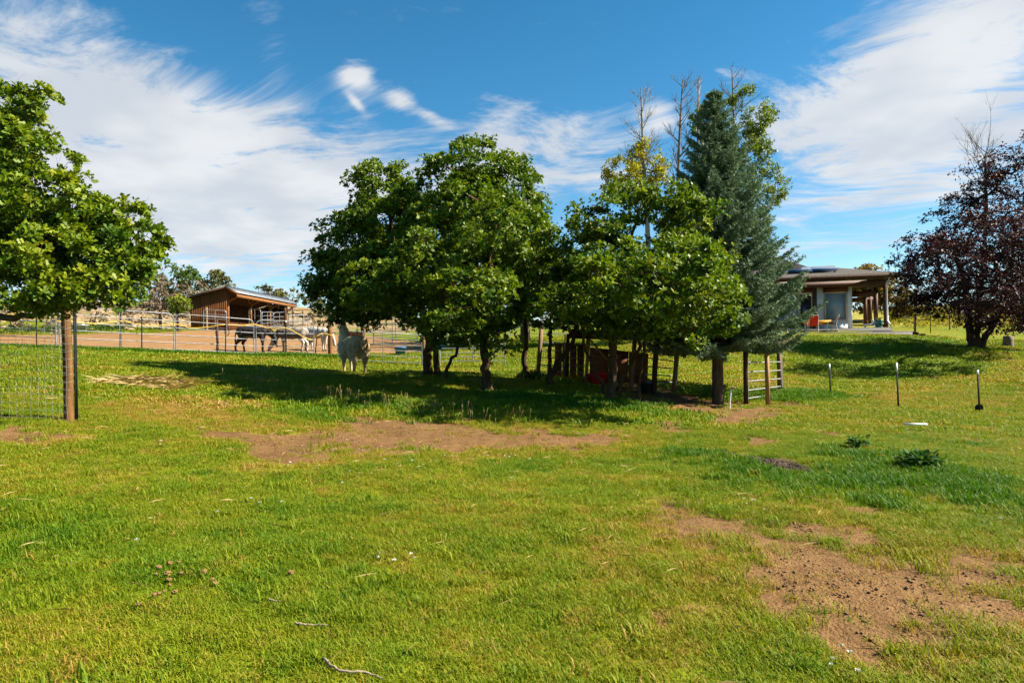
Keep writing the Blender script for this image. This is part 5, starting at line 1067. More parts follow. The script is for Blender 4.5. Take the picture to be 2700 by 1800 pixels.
# deck: upper step and lower platform, each of boards
deck = thing('deck', (o_.x, o_.y, hz(o_.x, o_.y)), 'grey board deck in two levels in front of the house', 'deck')
dx1 = hpx(2352, 862, -1.3)[0]
def dbox(name, lst, mat, parent=deck): return part(name, boxes(name, lst, HM), mat, parent, True)
for i in range(9): dbox('board', [((xw1 - 9.5, -1.45 + i * .16, -.04), (dx1, -1.45 + i * .16 + .152, -.001 - .003 * (i % 2)))], deck_m)
for i in range(38): dbox('board', [((xw1 + .003, .0 + i * .16, -.04), (dx1, .0 + i * .16 + .152, -.001 - .003 * (i % 2)))], deck_m)
dbox('riser', [((xw1 - 9.5, -1.44, -.34), (dx1 - .02, -1.41, -.042))], deck_m); dbox('riser', [((dx1 - .03, -1.40, -.34), (dx1, 6, -.042))], deck_m)
ldx = hpx(2406, 876, -4.0)[0]; lz = -.26; ydk = -4.1
for i in range(17): dbox('board', [((xl, ydk + i * .16, lz - .04), (ldx, ydk + i * .16 + .152, lz - .003 * (i % 2)))], deck_m)
dbox('riser', [((xl, ydk + .01, lz - .75), (ldx - .01, ydk + .05, lz - .042))], deck_m); dbox('riser', [((ldx - .05, ydk + .052, lz - .75), (ldx - .01, -1.5, lz - .042))], deck_m)
for i in range(3): dbox('step', [((ldx + .003 + i * .32, ydk + .1, lz - .05 - i * .1 - .03), (ldx + .32 + i * .32, ydk + 1.7, lz - .05 - i * .1))], step_m); dbox('step_riser', [((ldx + .29 + i * .32, ydk + .12, lz - .6), (ldx + .312 + i * .32, ydk + 1.68, lz - .082 - i * .1))], step_m)
# ------------------------------------------------------------------ things on the deck
def on_deck(px, py, yl, z): l = hpx(px, py, yl); return HM @ Vector((l[0], yl, z))
hrz = math.atan2(hx.y, hx.x)
red_fab = std_mat('red sling fabric', (.66, .022, .008), .7, (.78, .045, .015), 8); orange_fab = std_mat('orange sling fabric', (.58, .16, .02), .7, (.66, .24, .04), 8); cloth_m = std_mat('yellow table cloth', (.50, .24, .015), .8, (.62, .36, .04), 7)
def chair(loc, rz, label, fab, fab2):
    t = thing('patio_chair', loc, label, 'chair', 'patio chairs on the deck', rz); w = .25
    for s_ in (-1, 1):
        part('side_frame', tubes('side_frame', [(np.array([(s_ * w, -.26, 0), (s_ * w, -.24, .40), (s_ * w, -.20, .60), (s_ * w, -.08, .64), (s_ * w, .22, .64)]), .016), (np.array([(s_ * w, .36, 0), (s_ * w, .22, .42), (s_ * w, .30, .75), (s_ * w, .40, 1.02)]), .016), (np.array([(s_ * w, -.24, .42), (s_ * w, .22, .40)]), .014)], 8), white_m, t, smooth=True)
    part('crossbar', tubes('crossbar', [(np.array([(-w, .40, 1.02), (w, .40, 1.02)]), .015), (np.array([(-w, -.24, .42), (w, -.24, .42)]), .015)], 8), white_m, t)
    n = 8; V, fs = [], []
    for i in range(n + 1):
        f = i / n; V += [(-w + .01, .22 + .08 * f * 1.2 + .09 * f * f, .42 + .6 * f), (w - .01, .22 + .08 * f * 1.2 + .09 * f * f, .42 + .6 * f), (-w + .01, .235 + .08 * f * 1.2 + .09 * f * f, .42 + .6 * f), (w - .01, .235 + .08 * f * 1.2 + .09 * f * f, .42 + .6 * f)]
    for i in range(n): fs += [(i * 4, i * 4 + 1, i * 4 + 5, i * 4 + 4), (i * 4 + 7, i * 4 + 6, i * 4 + 2, i * 4 + 3) , (i * 4 + 3, i * 4 + 1, i * 4 + 5, i * 4 + 7), (i * 4, i * 4 + 2, i * 4 + 6, i * 4 + 4)]
    part('backrest', ngons('backrest', V, fs), fab, t); part('seat', boxes('seat', [((-w + .01, -.24, .405), (w - .01, .215, .425))]), fab2, t)
    return t
chair(on_deck(2143, 878, -2.6, lz), hrz + rad(8) + math.pi, 'red patio chair left of the yellow table, its back to the lawn', red_fab, red_fab)
chair(on_deck(2192, 878, -2.5, lz), hrz - rad(86), 'red and orange patio chair seen from the side, right of the yellow table', orange_fab, red_fab)
chair(on_deck(2064, 878, -2.5, lz), hrz + rad(90), 'patio chair half hidden by the spruce, left of the table', red_fab, red_fab)
t = thing('patio_table', on_deck(2158, 878, -1.9, lz), 'patio table under a yellow cloth on the deck', 'table', None, hrz); tw_, td_ = .78, .42
part('tablecloth', boxes('tablecloth', [((-tw_, -td_, .72), (tw_, td_, .74)), ((-tw_ - .01, -td_ - .012, .48), (tw_ + .01, -td_, .735)), ((-tw_ - .012, -td_, .50), (-tw_, td_, .735)), ((tw_, -td_, .50), (tw_ + .012, td_, .735))]), cloth_m, t)
for sx_ in (-1, 1):
    for sy_ in (-1, 1): part('leg', tubes('leg', [(np.array([(sx_ * (tw_ - .06), sy_ * (td_ - .05), 0), (sx_ * (tw_ - .06), sy_ * (td_ - .05), .72)]), .02)], 8), white_m, t)
teal_m = std_mat('teal glazed pot', (.008, .085, .085), .25, (.02, .15, .14), 5, .6); strap_m = leaf_mat('potted plant leaves', [(0, (.03, .06, .01)), (1, (.16, .14, .03))], 'tint', .2)
pl = on_deck(2317, 861, .1, 0.0); t = thing('flower_pot', pl, 'teal glazed flower pot with a plant at the porch corner', 'flower pot')
part('pot', lathe('pot', [(.01, .0), (.15, .0), (.21, .18), (.225, .34), (.20, .42), (.215, .43), (.215, .46), (.185, .46), (.17, .40), (.01, .39)], 24), teal_m, t, smooth=True)
r_ = np.random.default_rng(9); nl = 40; aa = r_.uniform(0, 6.28, nl); al = np.stack([np.cos(aa) * .7, np.sin(aa) * .7, r_.uniform(.4, 1.3, nl)], 1)
V, Fc = place(np.array([(0, 0, 0), (.06, .4, .02), (0, 1, -.12), (-.06, .4, .02)]), np.tile([[0, 0, .40]], (nl, 1)) + r_.normal(size=(nl, 3)) * [.05, .05, 0], al, np.tile([[0, 0, 1.]], (nl, 1)), r_.uniform(.2, .42, nl)); me = mesh_np('plant', V, Fc); fattr(me, 'tint', np.repeat(r_.uniform(0, 1, nl), 4)); part('plant', me, strap_m, t)
pl = on_deck(2294, 862, .5, 0.0); t = thing('porch_lounger', pl, 'white cushioned seat on the porch beside the teal pot', 'seat', None, hrz)
part('seat', boxes('seat', [((-.35, -.25, .14), (.30, .30, .24))]), white_m, t); part('backrest', bar((.22, .02, .2), (.12, .02, .52), .05, .5, (0, 1, 0), 'backrest'), white_m, t)
for sx_ in (-.3, .25): part('leg', boxes('leg', [((sx_, -.22, 0), (sx_ + .05, -.17, .14)), ((sx_, .2, 0), (sx_ + .05, .25, .14))]), white_m, t)
t = thing('dark_planter', on_deck(2333, 861, -.2, 0.0), 'small dark planter at the foot of the downspout', 'planter'); part('bowl', lathe('bowl', [(.01, 0), (.09, 0), (.15, .12), (.14, .20), (.11, .19), (.01, .17)], 16), timber_dark, t, smooth=True)
# ------------------------------------------------------------------ right of the house
b = at(2412, 39); t = thing('garden_gate', b, 'green-grey tube garden gate on pale posts right of the deck', 'gate'); L_ = at(2452, 39.2) - b
part('post', tubes('post', [(np.array([(0, 0, -.1), (0, 0, 1.02)]), .055)], 10), lit_post, t, smooth=True)
part('frame', tubes('frame', [(np.array([(.02, -.06, .05), (.02, -.06, 1.0), (.12, -.06, 1.05), tuple(L_ + Vector((0, -.06, 1.05))), tuple(L_ + Vector((0, -.06, .0)))]), .024)], 7), tpost_m, t, smooth=True); part('rail', tubes('rail', [(np.array([(.02, -.06, .75), tuple(L_ + Vector((0, -.06, .75)))]), .02)], 6), tpost_m, t)
log_post(2505, 41, 1.18, 'slim pale post on the lawn between garden gate and purple tree', .045, lit_post)
b = at(2658, 35); t = thing('tree_stump', b, 'cut tree stump behind the purple tree at the right edge', 'stump'); part('stump', tubes('stump', [(np.array([(0, 0, -.1), (0, 0, .1), (.01, 0, .3), (.0, 0, .52), (.0, 0, .53)]), np.array([.30, .25, .22, .21, .01]))], 14), bark_grey, t, smooth=True)
# ------------------------------------------------------------------ animals: one continuous body each
def body_mesh(name, chains, voxel=.022, smooth_it=6):
    """chains of (x, y, z, r[, squash]) joined into one surface"""
    bm = bmesh.new()
    for ch in chains:
        for a, b2 in zip(ch[:-1], ch[1:]):
            L = (Vector(a[:3]) - Vector(b2[:3])).length; n = max(2, int(L / (min(a[3], b2[3]) * .35)) + 1)
            for i in range(n):
                f = i / (n - 1); q = [a[k_] + (b2[k_] - a[k_]) * f for k_ in range(4)]
                sq = a[4] if len(a) > 4 else 1.0
                bmesh.ops.create_icosphere(bm, subdivisions=2, radius=q[3], matrix=Matrix.Translation(q[:3]) @ Matrix.Diagonal((1, sq, 1, 1)))
    me = bpy.data.meshes.new(name); bm.to_mesh(me); bm.free()
    ob = bpy.data.objects.new(name, me); C.objects.link(ob)
    md = ob.modifiers.new('r', 'REMESH'); md.mode = 'VOXEL'; md.voxel_size = voxel
    sm = ob.modifiers.new('s', 'SMOOTH'); sm.iterations = smooth_it; sm.factor = .5
    bpy.context.view_layer.update(); dg = bpy.context.evaluated_depsgraph_get()
    out = bpy.data.meshes.new_from_object(ob.evaluated_get(dg)); out.name = name
    bpy.data.objects.remove(ob); bpy.data.meshes.remove(me)
    return out
def coords(me):
    co = np.zeros(len(me.vertices) * 3, np.float32); me.vertices.foreach_get('co', co); return co.reshape(-1, 3)
def coat(name, stops, rough=.9, nscale=9, amt=.35, bump=.02, wool=False):
    m, nt = newmat(name); tcn = nt.nodes.new('ShaderNodeTexCoord'); v = tcn.outputs['Object']
    nz = noise(nt, v if not wool else mapping(nt, v, scl=(1, 1, .5)), nscale, 5, .65); f = S(nt, attr(nt, 'coat').outputs['Fac']) + (nz - .5) * amt
    bs = nt.nodes.new('ShaderNodeBsdfPrincipled'); setin(nt, bs.inputs['Base Color'], ramp(nt, f, stops)); bs.inputs['Roughness'].default_value = rough; bs.inputs['Specular IOR Level'].default_value = .15
    b = nt.nodes.new('ShaderNodeBump'); b.inputs['Strength'].default_value = .8; b.inputs['Distance'].default_value = bump; setin(nt, b.inputs['Height'], noise(nt, v, nscale * 2.2, 4, .6)); nt.links.new(b.outputs[0], bs.inputs['Normal'])
    o = nt.nodes.new('ShaderNodeOutputMaterial'); nt.links.new(bs.outputs[0], o.inputs[0]); return m
def hoofs(t, feet, mat, r0=.045):
    for x, y in feet: part('hoof', lathe('hoof', [(.005, -.02), (r0 * 1.15, -.02), (r0, .05), (.005, .06)], 10), mat, t).location = (x, y, 0)
hoof_m = std_mat('hoof', (.02, .018, .015), .6)
# donkeys are built facing +x, hoofs at z = 0, about 1.15 m at the withers
def donkey(loc, rz, label, mat, coatfn, head='low', seed=0, sc=1.0, pose=0):
    t = thing('donkey', loc, label, 'donkey', 'donkeys in the pen', rz); t.scale = (sc, sc, sc)
    body = [(-.52, 0, .92, .24, .92), (-.30, 0, .90, .275, .95), (0, 0, .86, .29, .98), (.28, 0, .87, .27, .92), (.48, 0, .90, .22, .85)]
    rump = [(-.52, 0, .95, .23, .9), (-.62, 0, .90, .18, .9)]
    if head == 'low': neck = [(.50, 0, .95, .19, .62), (.72, 0, .86, .15, .62), (.92, 0, .68, .115, .66)]; hd = [(.92, 0, .70, .125, .72), (1.02, 0, .50, .105, .75), (1.08, 0, .32, .075, .85), (1.10, 0, .25, .068, .95)]; hp = Vector((.93, 0, .74)); ed = Vector((.22, 0, .18)); ev = (1.02, .46)
    elif head == 'ground': neck = [(.50, 0, .93, .19, .62), (.74, 0, .72, .14, .62), (.90, 0, .44, .11, .66)]; hd = [(.90, 0, .42, .125, .72), (1.02, 0, .24, .10, .75), (1.10, 0, .10, .07, .85), (1.12, 0, .06, .06, .95)]; hp = Vector((.86, 0, .50)); ed = Vector((-.02, 0, .26)); ev = (1.0, .2)
    else: neck = [(.50, 0, .97, .19, .62), (.74, 0, .98, .15, .62), (.96, 0, .92, .12, .66)]; hd = [(.98, 0, .90, .125, .72), (1.12, 0, .70, .10, .75), (1.20, 0, .52, .075, .85), (1.22, 0, .46, .068, .95)]; hp = Vector((.98, 0, .97)); ed = Vector((.08, 0, .26)); ev = (1.1, .7)
    feet = []; legs = []
    for sy_, dx_ in ((-.13, .03 + .06 * pose), (.13, -.06)):                # front legs: knee folds back, straight cannon
        legs.append([(.42, sy_, .80, .13), (.42 + dx_ * .4, sy_, .55, .082), (.43 + dx_ * .8, sy_, .38, .062), (.42 + dx_, sy_, .20, .042), (.42 + dx_, sy_, .09, .046), (.44 + dx_, sy_, .03, .05)]); feet.append((.45 + dx_, sy_))
    for sy_, dx_ in ((-.14, -.10 - .08 * pose), (.14, .08)):                  # hind legs: stifle forward, hock back
        legs.append([(-.50, sy_, .84, .17), (-.44 + dx_ * .2, sy_, .62, .12), (-.60 + dx_ * .6, sy_, .42, .070), (-.58 + dx_, sy_, .22, .047), (-.57 + dx_, sy_, .09, .048), (-.55 + dx_, sy_, .03, .05)]); feet.append((-.54 + dx_, sy_))
    ears = [[tuple(hp + Vector((0, s_ * .05, .02))) + (.035,), tuple(hp + Vector((0, s_ * .085, 0)) + ed * .55) + (.042,), tuple(hp + Vector((0, s_ * .10, 0)) + ed) + (.016,)] for s_ in (-1, 1)]
    me = body_mesh('body', [body, rump, neck, hd] + legs + ears, .024, 4); co = coords(me)
    fattr(me, 'coat', np.clip(coatfn(co), 0, 1)); part('body', me, mat, t, smooth=True)
    n = 10; tail = np.array([(-.70, 0, .98), (-.80, 0, .86), (-.83, 0, .66), (-.82, .01, .48), (-.81, .02, .34)]); part('tail', tubes('tail', [(spline(tail, 3), np.interp(np.linspace(0, 1, 13), [0, .5, .75, 1], [.035, .022, .045, .012]))], 7), mat, t, smooth=True)
    mane_p = np.array([a[:3] for a in neck]); V = []
    for i, f in enumerate(np.linspace(0, 1, 9)):
        q = np.array([np.interp(f * (len(mane_p) - 1), range(len(mane_p)), mane_p[:, c]) for c in range(3)]); rr = np.interp(f * (len(neck) - 1), range(len(neck)), [a[3] for a in neck]); tdir = unit(mane_p[-1] - mane_p[0]); nrm = np.array([-tdir[2], 0, tdir[0]]); nrm = nrm if nrm[2] > 0 else -nrm
        V += [tuple(q + nrm * rr * .8 + [0, -.012, 0]), tuple(q + nrm * (rr + .05) + [0, 0, 0]), tuple(q + nrm * rr * .8 + [0, .012, 0])]
    part('mane', ngons('mane', V, [f_ for i in range(8) for f_ in ((i * 3, i * 3 + 1, i * 3 + 4, i * 3 + 3), (i * 3 + 1, i * 3 + 2, i * 3 + 5, i * 3 + 4))]), mat, t)
    hoofs(t, feet, hoof_m)
    return t
dark_coat = coat('charcoal coat', [(0, (.008, .007, .006)), (.45, (.030, .026, .024)), (.75, (.16, .13, .10)), (1, (.38, .32, .25))], .6, 6, .22)
grey_coat = coat('grey-dun coat', [(0, (.05, .038, .03)), (.45, (.12, .097, .078)), (.8, (.30, .255, .205)), (1, (.42, .37, .30))], .85, 6, .25)
white_coat = coat('off-white coat', [(0, (.17, .14, .11)), (.5, (.34, .30, .25)), (1, (.48, .45, .40))], .85, 6, .3)
belly = lambda co, z0, z1: np.clip((z0 - co[:, 2]) / (z0 - z1), 0, 1)
def dark_fn(co): return .30 + .45 * ((co[:, 2] < .68) & (co[:, 2] > .52) & (co[:, 0] < .32) & (co[:, 0] > -.38)) + .35 * ((co[:, 0] > 1.06) & (co[:, 2] < .36)) + .12 * (co[:, 2] > 1.08)
def grey_fn(co): return .35 + .45 * np.clip((co[:, 2] - 1.0) / .12, 0, 1) * (co[:, 0] < -.2) + .40 * belly(co, .72, .58) + .35 * ((co[:, 0] > .92) & (co[:, 2] < .40)) + .25 * (co[:, 0] < -.55)
def white_fn(co): return .7 - .25 * (co[:, 2] < .18) + 0 * co[:, 0]
dl_ = lambda px, D: at(px, D)
donkey(dl_(668, 31.6), rad(-4), 'dark charcoal donkey with a pale belly facing right behind the pipe fence', dark_coat, dark_fn, 'low', sc=1.03, pose=1)
donkey(dl_(771, 32.6), rad(184), 'grey-dun donkey grazing with its head down to the left', grey_coat, grey_fn, 'ground', sc=1.0)
donkey(dl_(838, 34.0), rad(-28), 'off-white donkey facing right, partly hidden by the log post', white_coat, white_fn, 'low', sc=1.02)
# llama: built facing +x, 1.15 m at the back
wool_m = coat('matted llama wool', [(0, (.030, .018, .010)), (.25, (.13, .078, .036)), (.5, (.36, .25, .13)), (.75, (.56, .44, .27)), (1, (.70, .60, .44))], .95, 11, .55, .035, True)
lb = gp(930, 984); t = thing('llama', lb, 'cream and brown woolly llama standing in the shade left of the oaks', 'llama', None, rad(128))
body = [(-.46, 0, .88, .235, 1.02), (-.25, 0, .86, .275, 1.05), (0, 0, .83, .29, 1.05), (.26, 0, .84, .28, .98), (.42, 0, .88, .22, .92)]
rump = [(-.46, 0, .90, .225, 1.0), (-.58, 0, .88, .17, 1.0)]
neck = [(.40, 0, .92, .185, .9), (.54, 0, 1.10, .145, .9), (.60, 0, 1.32, .115, .9), (.62, 0, 1.52, .095, .9), (.64, 0, 1.60, .095, .9)]
hd = [(.64, 0, 1.60, .095, .85), (.74, 0, 1.58, .075, .85), (.85, 0, 1.53, .05, .9), (.88, 0, 1.52, .045, .9)]
ears = [[(.60, s_ * .04, 1.66, .025), (.58, s_ * .06, 1.76, .026), (.60, s_ * .05, 1.85, .010)] for s_ in (-1, 1)]
legs, feet = [], []
for sy_, dx_ in ((-.13, .04), (.13, -.04)): legs.append([(.34, sy_, .74, .15), (.34 + dx_ * .4, sy_, .54, .105), (.36 + dx_ * .8, sy_, .40, .075), (.35 + dx_, sy_, .22, .048), (.35 + dx_, sy_, .10, .045), (.38 + dx_, sy_, .03, .048)]); feet.append((.39 + dx_, sy_))
for sy_, dx_ in ((-.14, -.05), (.14, .09)): legs.append([(-.44, sy_, .78, .19), (-.40 + dx_ * .2, sy_, .60, .145), (-.52 + dx_ * .6, sy_, .42, .088), (-.50 + dx_, sy_, .24, .055), (-.49 + dx_, sy_, .10, .045), (-.46 + dx_, sy_, .03, .048)]); feet.append((-.45 + dx_, sy_))
tail = [(-.64, 0, 1.0, .07), (-.76, 0, .98, .085), (-.82, 0, .84, .08), (-.80, 0, .70, .05)]
me = body_mesh('body', [body, rump, neck, hd, tail] + legs + ears, .02, 3); co = coords(me)
nrm_ = np.zeros(len(me.vertices) * 3, np.float32); me.vertices.foreach_get('normal', nrm_); nrm_ = nrm_.reshape(-1, 3)
sh_ = (fbm(co[:, 0] * 1.0 + co[:, 1] * .7, co[:, 2] * .6 + co[:, 1], 9, 4, 5) - .42) * .07 * np.clip((co[:, 2] - .30) / .25, 0, 1) * np.where(co[:, 2] > 1.4, .3, 1)
co = co + nrm_ * sh_[:, None]; me.vertices.foreach_set('co', np.ascontiguousarray(co, np.float32).ravel()); me.update()
ct = .74 - .55 * np.clip(1 - np.hypot((co[:, 0] - .20) / .20, (co[:, 2] - 1.10) / .10), 0, 1) - .60 * (co[:, 2] > 1.45) - .22 * np.clip((.55 - co[:, 2]) / .2, 0, 1) - .18 * np.clip((-co[:, 0] - .55) / .15, 0, 1) + .2 * np.clip((co[:, 0] - .25) / .2, 0, 1) * (co[:, 2] < 1.3)  # head darkened: foliage shade painted into the coat
fattr(me, 'coat', np.clip(ct, 0, 1)); part('body', me, wool_m, t, smooth=True); hoofs(t, feet, hoof_m, .04)
# wool locks over the flanks
r_ = np.random.default_rng(12); sel = np.where((co[:, 2] > .48) & (co[:, 2] < 1.42))[0]; sel = r_.choice(sel, 5200); n_ = nrm_[sel]; al = unit(n_ * .5 + np.array([0, 0, -1.0]) + r_.normal(size=(len(sel), 3)) * .3)
V, Fc = place(np.array([(-.10, 0, 0), (.10, 0, 0), (.06, .6, .08), (0, 1, 0)]), co[sel] - n_ * .005, al, n_ + r_.normal(size=(len(sel), 3)) * .3, r_.uniform(.05, .11, len(sel))); me2 = mesh_np('wool', V, Fc); fattr(me2, 'coat', np.repeat(np.clip(ct[sel] + r_.normal(0, .14, len(sel)), 0, 1), 4)); part('wool', me2, wool_m, t)
# ------------------------------------------------------------------ small things on the ground
dung_m = std_mat('dry droppings', (.12, .066, .022), .95, (.31, .19, .075), 30, .1, bump=.006)
def pebble(name, seed, sx_=1, sy_=1, sz_=.7):
    r = np.random.default_rng(seed); bm = bmesh.new(); bmesh.ops.create_icosphere(bm, subdivisions=2, radius=1)
    for v in bm.verts: v.co *= 1 + .16 * r.normal(); v.co.x *= sx_; v.co.y *= sy_; v.co.z *= sz_
    me = bpy.data.meshes.new(name); bm.to_mesh(me); bm.free(); me.materials.append(dung_m); return me
dm = [pebble('dropping', i, 1.1, .9) for i in range(4)]
z8 = lambda a, b2: (a / 2.138, 1150 + b2 / 2.138)
k_ = 0
for a, b2, s_, lab in ((895, 765, 24, 'brown dropping on the grass: upper left of the heap'), (880, 800, 17, 'brown dropping on the grass: far left of the heap beside its middle'), (945, 800, 26, 'brown dropping on the grass: large, in the middle of the heap'), (958, 740, 22, 'brown dropping on the grass: pale, at the top of the heap'), (1008, 732, 14, 'brown dropping on the grass: small dark, at the top right of the heap'), (1020, 795, 19, 'brown dropping on the grass: pale, right of the middle of the heap'), (955, 832, 19, 'brown dropping on the grass: below the middle of the heap'), (955, 862, 15, 'brown dropping on the grass: small, lowest in the middle of the heap'), (870, 920, 20, 'brown dropping on the grass: front left pair, nearer one'), (895, 912, 18, 'brown dropping on the grass: front left pair, farther one'), (925, 895, 13, 'brown dropping on the grass: smallest, just above the front left pair'), (985, 905, 22, 'brown dropping on the grass: front right, below the heap'), (1150, 790, 23, 'brown dropping on the grass: right cluster, upper one'), (1195, 832, 18, 'brown dropping on the grass: right cluster, middle one'), (1212, 855, 22, 'brown dropping on the grass: right cluster, lower pale one'), (785, 975, 19, 'brown dropping on the grass: lone one in front of the heap on the left'), (1640, 793, 24, 'single dark dropping lying alone right of the heap'), (720, 598, 11, 'tiny dropping in the grass well behind the heap'), (2190, 620, 11, 'small dropping on the grass far right of the heap')):
    px, py = z8(a, b2); p = gp(px, py); sz_ = s_ / 2.138 / FPX * p.y * .72; o = bpy.data.objects.new('dropping', dm[k_ % 4]); C.objects.link(o); o.location = (p.x, p.y, p.z + .022 + sz_ * .6); o.scale = (sz_,) * 3; o.rotation_euler = (0, 0, k_ * 1.7); tag(o, lab, 'dropping', 'animal droppings on the grass'); k_ += 1
stick_m = std_mat('bleached stick', (.14, .105, .072), .85, (.32, .25, .18), 9, .2, stretch=(1, 1, 1), bump=.003)
def stick(pts_, w, label):
    q = [gp(a, b2, .024) for a, b2 in pts_]; t = thing('fallen_stick', q[0], label, 'stick', 'fallen sticks on the grass'); c = spline([tuple(x) for x in q], 5); c += np.random.default_rng(len(pts_)).normal(0, .0022, c.shape)
    part('stick', tubes('stick', [(c, np.linspace(w, w * .45, len(c)) * np.random.default_rng(3).uniform(.8, 1.25, len(c)))], 7), stick_m, t, True, True)
stick([(780, 1653), (800, 1656), (835, 1657), (868, 1658)], .0075, 'short straight bleached stick lying on the grass')
stick([(850, 1745), (880, 1772), (915, 1783), (960, 1784), (990, 1793), (1010, 1800)], .008, 'long crooked bleached stick at the bottom edge of the grass')
stick([(708, 1588), (725, 1594), (742, 1596)], .007, 'thin dark twig on the grass above the straight stick')
board_l = std_mat('pale mint board', (.42, .55, .50), .5, (.60, .70, .66), 5)
p = gp(2413, 1126); t = thing('loose_board', p, 'pale mint board lying on the right lawn', 'board', None, rad(-10)); part('board', boxes('board', [((-.21, -.05, .05), (.21, .05, .075))]), board_l, t); 
# broad-leaved weeds
weed_m = leaf_mat('weed leaves', [(0, (.012, .045, .008)), (.6, (.035, .095, .016)), (1, (.075, .14, .022))], 'tint', .3, .6, .15)
def weed(px, py, w, n, label, leaf, seed):
    r = np.random.default_rng(seed); p = gp(px, py); t = thing('broadleaf_weed', p, label, 'weed', 'broad-leaved weeds in the lush grass'); a = r.uniform(0, 6.283, n); q = w * r.uniform(.1, 1, n)
    pos = np.stack([np.cos(a) * q * .6, np.sin(a) * q * .6, r.uniform(.03, .16, n)], 1); al = np.stack([np.cos(a), np.sin(a), r.uniform(-.1, 1.0, n)], 1) + r.normal(size=(n, 3)) * .3
    V, Fc = place(LEAF_OVAL, pos, al, np.tile([[0, 0, 1.]], (n, 1)) + r.normal(size=(n, 3)) * .3, leaf * r.uniform(.6, 1.3, n)); me = mesh_np('leaves', V, Fc); fattr(me, 'tint', np.repeat(r.uniform(0, 1, n), 6)); part('leaves', me, weed_m, t)
    part('stems', tubes('stems', [(np.array([(0, 0, -.02), tuple(pos[i])]), .004) for i in range(0, n, 3)], 4), weed_m, t)
weed(2425, 1232, .36, 260, 'large dark broad-leaved weed in the lush grass on the right', .095, 1); weed(2262, 1182, .22, 100, 'smaller broad-leaved weed left of the large one', .08, 2)
# straw, dead stems and white clover heads: too many to count
r_ = np.random.default_rng(77)
straw_m = leaf_mat('dry straw', [(0, (.19, .125, .035)), (1, (.36, .255, .09))], 'tint', .2, .6, .3)
n = 1100; y = np.sqrt(r_.uniform(3 ** 2, 13 ** 2, n)); x = r_.uniform(-1, 1, n) * (y * .78 + .5); a = r_.uniform(0, 6.28, n)
sp = poly([(330, 998), (520, 1008), (500, 1022), (350, 1018)]); m_ = 700; xs = r_.uniform(sp[:, 0].min(), sp[:, 0].max(), m_); ys = r_.uniform(sp[:, 1].min(), sp[:, 1].max(), m_); x = np.concatenate([x, xs]); y = np.concatenate([y, ys]); a = np.concatenate([a, r_.uniform(0, 6.28, m_)]); n += m_
V, Fc = place(np.array([(-.009, 0, 0), (.009, 0, 0), (.007, .55, .05), (0, 1, 0)]), np.stack([x, y, H(x, y) + .03 + r_.uniform(0, .025, n)], 1), np.stack([np.cos(a), np.sin(a), r_.normal(0, .12, n)], 1), np.tile([[0, 0, 1.]], (n, 1)), np.where(np.arange(n) < n - m_, r_.uniform(.05, .20, n), r_.uniform(.2, .5, n)))
me = mesh_np('straw', V, Fc); fattr(me, 'tint', np.repeat(r_.uniform(0, 1, n), 4)); st = part('straw', me, straw_m, None); tag(st, 'scattered dry straw lying on the grass', 'straw', kind='stuff')
petal_m = leaf_mat('white petals', [(0, (.40, .38, .31)), (1, (.62, .62, .57))], 'tint', .2, .6, .2)
fl = []
z6 = lambda a, b2: (300 + a / 1.96, 1000 + b2 / 1.96)
for a, b2 in ((245, 335), (240, 355), (705, 640), (757, 662), (867, 659), (900, 465), (912, 450), (1062, 465), (1140, 382), (1270, 380), (1290, 385), (1385, 362), (1380, 415), (1402, 435), (1478, 468), (1545, 438), (1601, 460), (1183, 558), (1268, 505), (1333, 508), (1220, 495), (1265, 310), (1207, 330), (1710, 412), (1748, 415), (1780, 432), (1860, 430), (1875, 380), (1935, 412), (2020, 415), (2045, 418), (2055, 530), (2075, 410), (2150, 430), (2270, 360), (1300, 140), (1355, 135), (1140, 95), (1065, 55), (1025, 75), (1505, 135), (1635, 150), (685, 5)): fl.append(z6(a, b2))
for a, b2 in ((757, 580), (800, 582), (815, 588), (868, 640), (770, 606), (1297, 1416), (1340, 1450), (1245, 1487), (1237, 1520), (1385, 1558), (2168, 690)): fl.append((1600 + a / 2.09, 1050 + b2 / 2.09))
for a, b2 in ((1415, 378), (1467, 402), (1587, 398), (2138, 692), (2130, 720), (2318, 700), (2335, 722), (2222, 735), (1225, 455), (1933, 288), (310, 312), (770, 620), (850, 495)): fl.append(z8(a, b2))
V, Fc, T = [], [], []; off = 0
for i, (px, py) in enumerate(fl):
    p = gp(px, py); s_ = r_.uniform(.010, .017) * (1 + p.y * .03); m_ = 16; u = sphere(r_, m_); u[:, 2] = np.abs(u[:, 2]); v_, f_ = place(LEAF_KITE, np.tile([[p.x, p.y, p.z + .05]], (m_, 1)), u * [1.2, 1.2, .6], r_.normal(size=(m_, 3)), np.full(m_, s_)); V.append(v_); Fc.append(f_ + off); off += len(v_); T.append(np.repeat(r_.uniform(0, 1, m_), 4))
me = mesh_np('white_flowers', np.concatenate(V), np.concatenate(Fc)); fattr(me, 'tint', np.concatenate(T)); w_ = part('white_flowers', me, petal_m, None); tag(w_, 'small white clover flowers dotted over the grass', 'flowers', kind='stuff')
